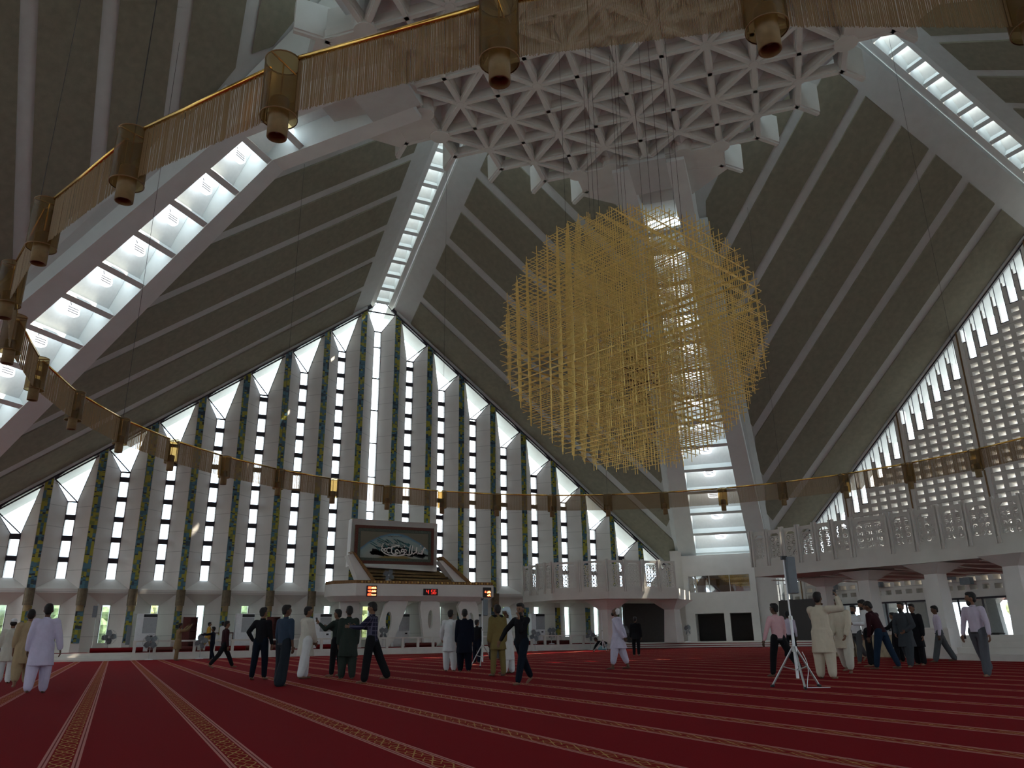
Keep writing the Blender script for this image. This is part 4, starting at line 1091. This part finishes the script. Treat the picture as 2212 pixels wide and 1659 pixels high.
# wooden desk and bench near the yellow-robed person
o = thing('wooden_rail_bench', 'dark wooden rail bench with white cloth behind the yellow-robed person', 'bench', (-9.9, 32.5, PZ+.012))
f = MB(); f.box(-.9, .9, -.03, .03, 1.0, 1.06); f.box(-.9, .9, -.03, .03, .55, .6); f.build('rails', M['wood_red'], o)
for x in (-.88, .86): f = MB(); f.box(x, x+.05, -.03, .03, 0, 1.06); f.build('leg', M['wood_red'], o)
f = MB(); f.box(-.8, .8, .05, .1, .1, .9); f.build('white_cloth', M['white_metal'], o)
o = thing('wooden_desk', 'small tan wooden desk on the platform right of the tribune legs', 'desk', (5.4, 30.3, PZ+.012))
f = MB(); f.box(-.3, .3, -.2, .2, .75, .80); f.build('desk_top', M['wood_tan'], o)
for x in (-.28, .24):
    for y in (-.18, .14): f = MB(); f.box(x, x+.04, y, y+.04, 0, .75); f.build('leg', M['wood_red'], o)

words = 'first second third fourth fifth sixth seventh eighth ninth'.split()
for i, x in enumerate((-15.6, -12.6, -9.6, -7.4, -2.9, 2.8, 10.2, 13.4)):
    f = MB(); L0 = random.uniform(1.0, 1.5); n_ = 14
    f.tube((-L0, 0, .13), (L0, random.uniform(-.2, .2), .13), .13, n=n_)
    o = f.build('rolled_carpet', M['carpet_plain'] if i % 2 == 0 else M['wood_red']); o.location = (x, 30.6 if i not in (4, 5) else 29.85, PZ+.012)
    tag(o, 'rolled dark red carpet lying behind the platform railing, %s from the left' % words[i], 'carpet roll', 'rolled carpets on the platform')
# ================================================================== PEOPLE
def capsule(mb, p, q, r0, r1, n=10):
    p = Vector(p); q = Vector(q); d = q-p
    if d.length < 1e-4: d = Vector((0,0,1e-3)); q = p+d
    d.normalize(); a = d.cross(Vector((0,0,1)))
    if a.length < 1e-3: a = Vector((1,0,0))
    a.normalize(); b = d.cross(a); rings = []
    for c, r, s_, ts in ((p, r0, -1, (75, 45, 0)), (q, r1, 1, (0, 45, 75))):
        for t in ts:
            t = math.radians(t); o = c+d*(s_*r*math.sin(t)); rr = r*math.cos(t)
            rings.append([o+(a*math.cos(2*PI*i/n)+b*math.sin(2*PI*i/n))*rr for i in range(n)])
    mb.loft(rings)
def chain(mb, pts, rs, n=10):
    for i in range(len(pts)-1): capsule(mb, pts[i], pts[i+1], rs[i], rs[i+1], n)
def ell_loft(mb, T, rows, n=16):
    mb.loft([[T @ Vector((rx*math.cos(2*PI*i/n), yo+ry*math.sin(2*PI*i/n), z)) for i in range(n)] for z, rx, ry, yo in rows])
PENDING = []
def blob(mb, name, mt, parent, vox, smooth=3, extra=None):
    me = bpy.data.meshes.new(name); me.from_pydata(mb.v, [], mb.f)
    bm = bmesh.new(); bm.from_mesh(me); bmesh.ops.recalc_face_normals(bm, faces=bm.faces); bm.to_mesh(me); bm.free()
    me.materials.append(mt); o = bpy.data.objects.new(name, me); C.objects.link(o); o.parent = parent
    r = o.modifiers.new('r', 'REMESH'); r.mode = 'VOXEL'; r.voxel_size = vox; r.use_smooth_shade = True
    if smooth: s_ = o.modifiers.new('s', 'SMOOTH'); s_.iterations = smooth; s_.factor = .5
    PENDING.append((o, extra)); return o
HANG = lambda s, f=0: ((s*.16, f, -1), (s*.04, f+.16, -1))
def person(spec):
    px, py = spec['at']; h = spec['h']; P = atz(px, py, spec.get('z', 0)); 
    if 'xy' in spec: P = Vector((*spec['xy'], spec.get('z', 0)))
    away = math.atan2(P.y-CY, P.x-CX); face = away-math.radians(spec.get('face', 0))
    o = thing('person', spec['label'], 'person', (P.x, P.y, P.z), face-PI/2); k = h/1.75; o.scale = (k, k, k)
    lg = spec.get('legs', (4, 2, -4, 3)); lean = math.radians(spec.get('lean', 1)); sprd = spec.get('spread', .02)
    # skeleton
    J = {}; low = []
    for s_, a, kn in ((-1, lg[0], lg[1]), (1, lg[2], lg[3])):
        a = math.radians(a); kn = math.radians(kn)
        hip = Vector((s_*.09, 0, 0)); knee = hip+Vector((s_*sprd, math.sin(a)*.43, -math.cos(a)*.43)); b = a-kn
        ank = knee+Vector((s_*sprd*.5, math.sin(b)*.42, -math.cos(b)*.42)); 
        kn2 = spec.get('kneel')
        fdir = Vector((s_*.12, 1, -.05)) if not kn2 else Vector((0, -1, -.3))
        if b < -.5 and not kn2: fdir = Vector((s_*.1, .75, -.65))
        fdir.normalize(); J[s_] = (hip, knee, ank, fdir); low += [ank.z-.075, ank.z+fdir.z*.2-.02, knee.z-.06]
    base = -min(low); up = Vector((0, 0, base))
    for s_ in J: hp, kn_, an, fd = J[s_]; J[s_] = (hp+up, kn_+up, an+up, fd)
    T = Matrix.Translation(up) @ Matrix.Rotation(-lean, 4, 'X')
    neck = T @ Vector((0, .0, .50)); hy, hpch = math.radians(spec.get('head', (0, 0))[0]), math.radians(spec.get('head', (0, 0))[1])
    keep = Matrix.Rotation(-lean*.6, 4, 'X') if spec.get('kneel') or lean > .3 else Matrix.Identity(4)
    HT = Matrix.Translation(neck+(keep @ Vector((0, .015, .178)))) @ Matrix.Rotation(-hy, 4, 'Z') @ keep @ Matrix.Rotation(hpch, 4, 'X') @ Matrix.Scale(1.07, 4)
    arms = {-1: spec.get('L', HANG(-1)), 1: spec.get('R', HANG(1))}
    A = {}
    for s_ in (-1, 1):
        u_, f_ = (Vector(v).normalized() for v in arms[s_]); sh = T @ Vector((s_*.175, 0, .44)); el = sh+u_*.285; wr = el+f_*.25; A[s_] = (sh, el, wr, f_)
    # ---- body: one continuous skin surface
    b = MB()
    ell_loft(b, T, [(-.10, .10, .08, 0), (-.02, .145, .10, 0), (.10, .125, .09, 0), (.25, .135, .095, 0), (.38, .155, .10, 0), (.455, .14, .08, 0), (.50, .06, .055, 0)])
    chain(b, [T @ Vector((0, 0, .44)), T @ Vector((0, .005, .52)), HT @ Vector((0, -.01, -.05))], [.06, .052, .052])
    R3 = HT.to_3x3().copy(); hb = lambda c, rx, ry, rz, n=12, m=9: b.ball(HT @ Vector(c), rx, ry, rz, n, m, R3)
    hb((0, 0, .01), .074, .092, .108); hb((0, .03, -.06), .052, .055, .055); hb((0, .094, -.012), .013, .020, .026); hb((0, .083, .028), .05, .014, .012); hb((0, .086, -.052), .024, .013, .009)
    for s_ in (-1, 1): hb((s_*.076, -.005, -.01), .013, .022, .03)
    ex = MB()
    for s_ in (-1, 1):
        sh, el, wr, f_ = A[s_]; chain(b, [T @ Vector((s_*.10, 0, .42)), sh, el, wr], [.055, .052, .038, .027])
        nrm = Vector((-s_, .15, 0)); nrm = (nrm-f_*nrm.dot(f_)).normalized(); wv = f_.cross(nrm)
        if wv.dot(Vector((0, 1, .3))) < 0: wv = -wv           # thumb side forward/up
        Rm = Matrix((wv, nrm, f_)).transposed(); b.ball(wr+f_*.055, .040, .018, .055, 10, 8, Rm)
        for i, (off, ln) in enumerate(((-.030, .058), (-.011, .070), (.009, .074), (.028, .066))):
            p0 = wr+f_*.085+wv*off; cu = spec.get('curl', .5); p1 = p0+(f_+nrm*cu*.5).normalized()*ln*.55; p2 = p1+(f_+nrm*cu*1.6).normalized()*ln*.6
            for a_, c_ in ((p0, p1), (p1, p2)): capsule(ex, a_, c_, .0095, .008, 6)
        p0 = wr+f_*.030+wv*.030; p1 = p0+(f_*.6+wv*.8+nrm*.3).normalized()*.035; p2 = p1+(f_*.9+wv*.2+nrm*.4).normalized()*.030; capsule(ex, p0, p1, .012, .010, 6); capsule(ex, p1, p2, .010, .008, 6)
        hp, kn_, an, fd = J[s_]; chain(b, [hp, kn_, an], [.085, .055, .038]); heel = an+Vector((0, -.03, -.045)) if not spec.get('kneel') else an
        chain(b, [heel, an+fd*.09+Vector((0, 0, -.045)) if not spec.get('kneel') else an+fd*.1, an+fd*.17+Vector((0, 0, -.052)) if not spec.get('kneel') else an+fd*.16], [.032, .032, .022])
    blob(b, 'body', M[spec.get('skin', 'skin')], o, .0145, 1, ex)
    # ---- hair, beard, headwear, eyes
    def hpart(parts, nm, mt, vox=.012, sm=2):
        q = MB()
        for c, rx, ry, rz in parts: q.ball(HT @ Vector(c), rx, ry, rz, 14, 10, R3)
        blob(q, nm, mt, o, vox, sm)
    hw = spec.get('hat')
    if hw == 'cap': hpart([((0, -.010, .062), .083, .100, .066)], 'cap', M['cl_white']); hpart([((0, -.03, .0), .080, .080, .075)], 'hair', M['hair'])
    elif hw == 'turban': hpart([((0, -.005, .065), .098, .115, .065), ((0, -.06, .0), .082, .065, .09), ((0, -.085, -.12), .055, .035, .13)], 'turban', M['cl_turban'])
    elif hw == 'headscarf': hpart([((0, -.012, .02), .095, .105, .125), ((0, -.03, -.12), .11, .09, .10)], 'headscarf', M['cl_red'])
    elif hw == 'skullcap': hpart([((0, -.035, .03), .082, .085, .095)], 'cap', M['cl_white'])
    else: hpart([((0, -.022, .032), .083, .092, .100), ((0, .02, .085), .070, .070, .045), ((0, -.05, -.03), .066, .052, .06)], 'hair', M['hair'])
    if spec.get('beard'): hpart([((0, .045, -.085), .056, .052, .055 if spec['beard'] < 2 else .08)], 'beard', M['hair'])
    if abs(spec.get('face', 0)+spec.get('head', (0, 0))[0]) > 60:
        q = MB()
        for s_ in (-1, 1): q.ball(HT @ Vector((s_*.030, .087, .010)), .013, .008, .009, 8, 6, R3)
        q.build('eyes', M['eye'], o, smooth=True)
    # ---- clothes
    top = spec['top']; tm = M[top[1]]; kind = top[0]; g_ = .0
    q = MB(); fat = spec.get('fat', 1.0)
    if kind == 'kameez':
        rows = [(.02, .175*fat, .135*fat, 0), (.12, .165*fat, .125*fat, 0), (.25, .168*fat, .128*fat, 0), (.38, .18, .125, 0), (.46, .165, .10, 0), (.515, .075, .07, 0)]
        ell_loft(q, T, rows)
        hem = spec.get('hem', -.42); yo = sum(J[s_][1].y-0 for s_ in J)/2; spr = max(J[s_][1].y for s_ in J)-min(J[s_][1].y for s_ in J)
        n = 20; rings = []
        for t in (0, .25, .5, .75, 1):
            z = .06+(hem-.06)*t; rx = (.178+.045*t)*fat; ry = (.138+.03*t)*fat+spr*.42*t; yc = yo*t*.9
            Tm = Matrix.Translation(up); ring_ = []
            for i in range(n):
                a_ = 2*PI*i/n; w_ = 1+.05*t*math.cos(5*a_+px); ring_.append(Tm @ Vector((rx*w_*math.cos(a_), yc+ry*w_*math.sin(a_), z)))
            rings.append(ring_)
        if not spec.get('kneel'): q.loft(rings)
    else:
        rows = [(-.055, .160*fat, .122*fat, 0), (.03, .158*fat, .12*fat, 0), (.12, .152*fat, .115*fat, 0), (.25, .158, .118, 0), (.38, .172, .118, 0), (.46, .158, .095, 0), (.51, .07, .065, 0)]
        ell_loft(q, T, rows)
    slv = spec.get('sleeve', .92); loose = .012 if kind == 'kameez' else 0
    for s_ in (-1, 1):
        sh, el, wr, f_ = A[s_]; chain(q, [T @ Vector((s_*.11, 0, .43)), sh, el], [.078, .076+loose, .058+loose]); 
        if slv > .1: capsule(q, el, el+(wr-el)*slv, .058+loose, .045+loose*1.4)
    blob(q, 'shirt' if kind != 'kameez' else 'kameez', tm, o, .0155, 4)
    if spec.get('collar', True):
        q = MB(); q.loft([[T @ Vector((rx*math.cos(2*PI*i/14), .005+rx*math.sin(2*PI*i/14), z)) for i in range(14)] for rx, z in ((.066, .49), (.068, .535), (.060, .54), (.056, .49))]); q.build('collar', tm, o, smooth=True)
    bot = spec['bottom']; q = MB(); bm_ = M[bot[1]]
    r = {'slim': (.108, .086, .068), 'loose': (.112, .095, .088), 'shalwar': (.130, .122, .088), 'baggy': (.118, .112, .135)}[bot[0]]
    ell_loft(q, Matrix.Translation(up) @ Matrix.Rotation(-lean*.5, 4, 'X'), [(-.12, .11, .09, 0), (-.05, .158, .115, 0), (.03, .155, .112, 0), (.07, .148, .108, 0)])
    for s_ in (-1, 1):
        hp, kn_, an, fd = J[s_]; e = an+(kn_-an)*spec.get('cuff', .06); chain(q, [hp, kn_, e], r)
    blob(q, 'trousers', bm_, o, .0155, 4)
    if kind == 'shirt' and spec.get('belt', True) and not spec.get('untucked'):
        q = MB(); q.loft([[up+Vector((rx*math.cos(2*PI*i/18), rx*.76*math.sin(2*PI*i/18), z)) for i in range(18)] for rx, z in ((.165, -.06), (.167, -.02), (.155, -.02), (.155, -.06))]); q.build('belt', M['dark_plastic'], o)
    if spec.get('shawl'):
        q = MB(); c_ = T @ Vector((-.09, .10, .48)); chain(q, [c_, T @ Vector((-.10, .14, .2)), T @ Vector((-.10, .15, -.05)), up+Vector((-.10, .17, -.50))], [.05, .045, .05, .06]); capsule(q, T @ Vector((-.12, .0, .50)), T @ Vector((.12, .0, .50)), .06, .06)
        blob(q, 'shawl', M[spec['shawl']], o, .016, 3)
    if spec.get('hood'):
        q = MB(); q.ball(T @ Vector((0, -.06, .47)), .15, .09, .075, 14, 8); capsule(q, T @ Vector((-.12, .07, .45)), T @ Vector((.12, .07, .45)), .05, .05)
        blob(q, 'hood', tm, o, .016, 3)
    if spec.get('phone'):
        s_ = spec['phone']; sh, el, wr, f_ = A[s_]; c_ = o.matrix_basis @ (wr+f_*.10+Vector((-s_*.02, .03, .02)))
        # matrix_basis is only valid after an update: compose by hand
        Mx = Matrix.Translation(o.location) @ Matrix.Rotation(o.rotation_euler.z, 4, 'Z') @ Matrix.Scale(k, 4); c_ = Mx @ (wr+f_*.10+Vector((-s_*.03, .03, .03)))
        q = MB(); q.box(-.035, .035, -.008, .008, -.06, .06); ph = q.build('mobile_phone', M['dark_plastic']); ph.location = c_; ph.rotation_euler = (-.3, 0, o.rotation_euler.z)
        tag(ph, spec['phlabel'], 'phone')
    return o
for nm, c in dict(cl_lilac=(.50,.46,.60), cl_tan=(.34,.25,.15), cl_white=(.60,.60,.60), cl_offwhite=(.50,.47,.40), cl_cream=(.52,.46,.36), cl_khaki=(.19,.13,.07), cl_yellow=(.45,.26,.04), cl_navy=(.010,.012,.022),
    cl_maroon=(.028,.009,.012), cl_black=(.010,.010,.012), cl_jeans=(.006,.009,.016), cl_denim=(.032,.048,.075), cl_darkgrey=(.016,.020,.026), cl_green=(.026,.034,.029), cl_midnight=(.006,.008,.016),
    cl_turban=(.50,.60,.66), cl_red=(.18,.03,.03), cl_pink=(.62,.38,.40), cl_lavender=(.48,.43,.52), cl_grey=(.085,.09,.105), cl_greytrouser=(.07,.075,.08), cl_greykameez=(.045,.052,.060), cl_bluejeans=(.012,.024,.046), cl_mustard=(.16,.12,.045), cl_ihram=(.50,.47,.58), cl_teal=(.18,.36,.40)).items(): cloth(nm, c)
cloth('cl_plaid', (.018,.018,.036), check=(.09,.085,.13))
WALK = (22, 6, -20, 14); WALK2 = (-20, 16, 22, 5); STAND = (3, 2, -3, 3)
PEOPLE = [
 dict(at=(75,1498), h=1.78, face=4, label='person in a pale lilac kameez and shalwar walking away at the far left front', top=('kameez','cl_lilac'), bottom=('shalwar','cl_lilac'), legs=(-8,14,10,4), fat=1.1, L=((-.22,-.1,-1),(-.05,.1,-1)), R=((.34,-.05,-1),(.2,.12,-1)), skin='skin_dark', hem=-.40),
 dict(at=(40,1488), h=1.74, face=-4, label='person in a tan kameez walking away, half hidden behind the lilac kameez', top=('kameez','cl_tan'), bottom=('shalwar','cl_tan'), legs=(-10,16,8,4), cuff=.3, sleeve=.6, hem=-.38),
 dict(at=(6,1476), h=1.62, face=10, label='person in white clothes and a white cap cut by the left photo edge', top=('kameez','cl_offwhite'), bottom=('loose','cl_white'), hat='cap', sleeve=.4, hem=-.35),
 dict(at=(24,1455), h=1.66, face=0, label='person in a red headscarf mostly hidden behind the tan kameez at far left', top=('kameez','cl_red'), bottom=('loose','cl_maroon'), hat='headscarf'),
 dict(at=(380,1427), h=1.95, face=70, label='person in khaki kameez raising both arms to take a photo before the left rail', top=('kameez','cl_khaki'), bottom=('loose','cl_khaki'), hem=-.40, L=((-.1,.9,.1),(.1,.6,.7)), R=((.2,.9,.1),(-.1,.6,.7)), phone=1, phlabel='mobile phone held up by the person in khaki before the left rail'),
 dict(at=(437,1399), xy=(-10.6,31.4), z=PZ+.012, h=1.70, face=80, label='person in a yellow kameez walking on the platform behind the left rail', top=('kameez','cl_yellow'), bottom=('loose','cl_yellow'), legs=WALK, hem=-.35),
 dict(at=(464,1398), xy=(-9.75,31.9), z=PZ+.012, h=1.72, face=60, label='person in a white kameez on the platform, behind the boy in navy', top=('kameez','cl_white'), bottom=('loose','cl_white'), skin='skin_dark'),
 dict(at=(455,1427), h=1.72, face=-70, label='boy in dark navy stretching one arm to the left before the left rail', top=('shirt','cl_navy'), bottom=('slim','cl_midnight'), untucked=True, legs=(-4,20,6,4), L=((-.7,.7,-.15),(-.3,.9,0)), skin='skin_dark'),
 dict(at=(480,1443), h=1.80, face=70, label='person in dark maroon shirt and dark trousers striding, left of the man in black', top=('shirt','cl_maroon'), bottom=('slim','cl_black'), untucked=True, legs=(30,4,-30,12), head=(10,0)),
 dict(at=(557,1468), h=1.81, face=25, label='person in a black long sleeved shirt and jeans seen from behind, hand on hip', top=('shirt','cl_black'), bottom=('slim','cl_jeans'), untucked=True, legs=(-3,6,5,4), spread=.03, L=((-.55,-.25,-.85),(.45,.2,-.8)), R=((.15,.1,-1),(.1,.3,-1)), head=(25,5)),
 dict(at=(606,1482), h=1.74, face=45, label='person in a denim shirt tucked into very wide dark trousers with a belt', top=('shirt','cl_denim'), bottom=('baggy','cl_darkgrey'), legs=(8,4,-8,6), head=(25,0), sleeve=.35, skin='skin_dark'),
 dict(at=(655,1466), h=1.83, face=60, label='person in an off-white kameez and shalwar standing side on, behind the denim shirt', top=('kameez','cl_offwhite'), bottom=('shalwar','cl_white'), legs=(9,4,-8,6), hem=-.38, L=((-.1,.2,-1),(.3,.6,-.7)), R=((.1,.25,-1),(-.3,.5,-.8)), head=(20,0)),
 dict(at=(724,1461), h=1.78, face=-55, label='young person in dark clothes holding up a phone, behind the dark green kameez', top=('shirt','cl_green'), bottom=('slim','cl_black'), untucked=True, L=((-.2,.7,-.5),(-.1,.75,.65)), R=((.2,.6,-.7),(-.35,.8,.4)), phone=-1, phlabel='mobile phone in the raised hands of the young person in dark clothes', head=(-10,0)),
 dict(at=(748,1467), h=1.80, face=-10, label='person in a dark green kameez and wide trousers seen from behind', top=('kameez','cl_green'), bottom=('shalwar','cl_green'), fat=1.12, hem=-.40, skin='skin_dark'),
 dict(at=(800,1475), h=1.81, face=-70, label='person in a dark plaid shirt holding a phone, legs apart, left of centre', top=('shirt','cl_plaid'), bottom=('loose','cl_black'), untucked=True, legs=(8,2,-22,4), L=((-.2,.75,-.7),(.15,1,.1)), R=((.2,.75,-.7),(-.25,1,.12)), phone=1, phlabel='mobile phone held in front of the plaid shirt', head=(0,-12)),
 dict(at=(972,1450), h=1.80, face=10, label='person in a white kameez and shalwar seen from behind, right of the tribune clock', top=('kameez','cl_white'), bottom=('shalwar','cl_white'), hem=-.38, L=((-.35,.3,-.9),(-.1,.6,-.7)), fat=1.05, head=(10,0)),
 dict(at=(1003,1451), h=1.80, face=0, label='person in midnight blue kameez seen from behind beside the white kameez', top=('kameez','cl_midnight'), bottom=('shalwar','cl_midnight'), fat=1.08, hem=-.42),
 dict(at=(1030,1432), h=1.66, face=20, label='boy in dark clothes just behind the pole of the tripod speaker before the tribune', top=('shirt','cl_black'), bottom=('loose','cl_midnight'), untucked=True, head=(30,0)),
 dict(at=(1070,1425), h=1.98, face=10, label='person in khaki shirt and grey trousers far behind the white turban', top=('shirt','cl_mustard'), bottom=('slim','cl_greytrouser'), L=((-.3,.6,-.5),(.4,.4,.8))),
 dict(at=(1076,1460), h=1.80, face=-30, label='person in mustard clothes with a dark shawl, left of the white turban', top=('kameez','cl_mustard'), bottom=('slim','cl_mustard'), shawl='cl_black', hem=-.3, skin='skin_dark'),
 dict(at=(1097,1455), h=1.78, face=-70, label='person in a long white robe with a pale blue-white turban', top=('kameez','cl_white'), bottom=('shalwar','cl_white'), hat='turban', hem=-.58, head=(0,-10), skin='skin_dark', collar=False),
 dict(at=(1128,1478), h=1.72, face=-140, label='person in a black shirt and dark jeans walking with one hand to the face', top=('shirt','cl_black'), bottom=('slim','cl_jeans'), untucked=True, legs=(20,2,-26,10), R=((.55,.5,-.75),(.25,.35,-.75)), L=((.1,.5,-.7),(-.1,.45,1.3)), beard=1, head=(-10,-8)),
 dict(at=(1297,1403), h=1.95, face=-80, xy=(15.2,26.4), label='person in black bowing down on the knees at the end of the rail', top=('shirt','cl_black'), bottom=('loose','cl_teal'), untucked=True, kneel=True, legs=(58,148,58,148), lean=66, fat=1.7, L=((-.1,.5,-.6),(-.1,.3,-.6)), R=((.1,.5,-.6),(.1,.3,-.6)), skin='skin_dark'),
 dict(at=(1338,1446), h=1.80, face=-75, label='person in pale lilac robe and white skullcap looking up, hands behind the back', top=('kameez','cl_ihram'), bottom=('shalwar','cl_ihram'), hat='skullcap', hood=True, hem=-.34, cuff=.34, legs=(12,2,-12,8), head=(0,28), L=((-.2,-.45,-1),(.4,-.35,-.8)), R=((.2,-.45,-1),(-.4,-.35,-.8)), beard=1, skin='skin_dark', fat=1.08),
 dict(at=(1376,1417), h=1.85, face=10, label='person in black standing far back before the marble steps, right of the lilac robe', top=('kameez','cl_black'), bottom=('slim','cl_black'), hem=-.2, legs=(0,4,-10,6)),
 dict(at=(1690,1462), h=1.66, face=-40, label='person in a pink shirt and black trousers walking left beside the tripod speaker', top=('shirt','cl_pink'), bottom=('slim','cl_black'), legs=(14,4,-32,10), head=(-20,0), L=((-.35,.2,-1),(-.2,.3,-1)), skin='skin_dark'),
 dict(at=(1712,1426), h=1.80, face=10, label='person in a pale blue shirt seen from behind, beyond the tripod speaker', top=('shirt','cl_lavender'), bottom=('slim','cl_black'), legs=WALK2, skin='skin_dark'),
 dict(at=(1788,1466), h=1.84, face=20, label='tall person in a cream kameez seen from behind, raising a camera', top=('kameez','cl_cream'), bottom=('shalwar','cl_cream'), fat=1.12, hem=-.42, R=((.75,.5,.05),(-.35,.35,1)), L=((-.15,.6,-.4),(.3,.6,.75)), phone=1, phlabel='small camera raised by the tall person in the cream kameez', spread=.03, legs=(2,2,-2,2)),
 dict(at=(1832,1454), h=1.81, face=-160, label='bearded person in a cream kameez facing the camera, hands low', top=('kameez','cl_cream'), bottom=('shalwar','cl_offwhite'), hem=-.36, cuff=.2, legs=(10,4,-14,10), beard=1, head=(0,-12), L=((-.1,.35,-1),(.2,.45,-.9)), R=((.1,.3,-1),(-.1,.5,-.9))),
 dict(at=(1860,1433), h=1.86, face=-150, label='person in a white shirt and grey trousers striding behind the bearded cream kameez', top=('shirt','cl_white'), bottom=('slim','cl_greytrouser'), legs=(20,4,-34,10), L=((-.3,.1,-1),(-.1,.4,-1)), beard=1),
 dict(at=(1884,1440), h=1.88, face=-100, label='bearded person in a white shirt and black trousers, head above the maroon shirt', top=('shirt','cl_white'), bottom=('slim','cl_black'), beard=2, L=((-.1,.4,-1),(-.1,1,.0)), head=(0,-15)),
 dict(at=(1915,1446), h=1.84, face=-60, label='person in a maroon shirt and blue jeans leaning forward among the group at right', top=('shirt','cl_maroon'), bottom=('slim','cl_bluejeans'), untucked=True, lean=22, legs=(14,4,-16,6), head=(-10,-15), R=((.15,.45,-1),(0,.6,-1)), skin='skin_dark'),
 dict(at=(1967,1441), h=1.80, face=-150, label='bearded person in a dark grey kameez walking, hands near the waist', top=('kameez','cl_greykameez'), bottom=('shalwar','cl_greykameez'), beard=2, legs=(14,4,-16,10), L=((-.35,.0,-1),(.5,.6,-.5)), R=((.3,.0,-1),(-.3,.6,-.8)), hem=-.38),
 dict(at=(1990,1437), h=1.76, face=-150, label='person in black kameez close behind the bearded man in dark grey', top=('kameez','cl_black'), bottom=('loose','cl_black'), head=(0,-5)),
 dict(at=(1945,1430), h=1.58, face=-80, label='boy in black clothes behind the group, between maroon shirt and dark grey kameez', top=('kameez','cl_black'), bottom=('loose','cl_black'), L=((-.3,.6,-.6),(-.2,.8,-.2))),
 dict(at=(2040,1430), h=1.80, face=-100, label='person in a lavender shirt and grey trousers standing before the marble low wall', top=('shirt','cl_lavender'), bottom=('loose','cl_greytrouser'), legs=(18,2,-20,6), head=(-10,-10), R=((.55,-.2,-.9),(.3,.1,-1)), skin='skin_dark'),
 dict(at=(2130,1461), h=1.80, face=-150, label='bearded person in a lavender shirt and grey trousers walking in the right foreground', top=('shirt','cl_lavender'), bottom=('loose','cl_grey'), legs=(10,2,-22,10), beard=2, head=(55,0), L=((-.3,.1,-1),(-.15,.25,-1)), R=((.3,.05,-1),(.1,.25,-1)), fat=1.03),
 dict(at=(922,1394), xy=(4.3,31.3), z=PZ+.012, h=1.7, face=180, label='person in dark clothes sitting on the platform under the tribune', top=('shirt','cl_navy'), bottom=('loose','cl_black'), untucked=True, legs=(88,120,88,120), kneel=True, skin='skin_dark'),
 dict(at=(2146,1350), xy=(36.2,10.2), z=.45, h=1.85, face=-20, label='left one of two dark-clothed persons outside the right glass door', top=('shirt','cl_maroon'), bottom=('loose','cl_black'), untucked=True, fat=1.15),
 dict(at=(2168,1350), xy=(36.2,9.3), z=.45, h=1.88, face=-20, label='right one of two dark-clothed persons outside the right glass door', top=('shirt','cl_navy'), bottom=('loose','cl_black'), untucked=True, fat=1.15),
]
for s_ in PEOPLE: person(s_)
bpy.context.view_layer.update()
dg = bpy.context.evaluated_depsgraph_get()
done = []
for o, ex in PENDING:
    me = bpy.data.meshes.new_from_object(o.evaluated_get(dg)); done.append((o, me, ex))
for o, me, ex in done:
    o.modifiers.clear(); old = o.data; 
    if ex is not None:
        em = bpy.data.meshes.new('x'); em.from_pydata(ex.v, [], ex.f); bm = bmesh.new(); bm.from_mesh(me); bm.from_mesh(em)
        for f_ in bm.faces: f_.smooth = True
        bmesh.ops.recalc_face_normals(bm, faces=bm.faces); bm.to_mesh(me); bm.free(); bpy.data.meshes.remove(em)
    if not me.materials: me.materials.append(old.materials[0])
    o.data = me
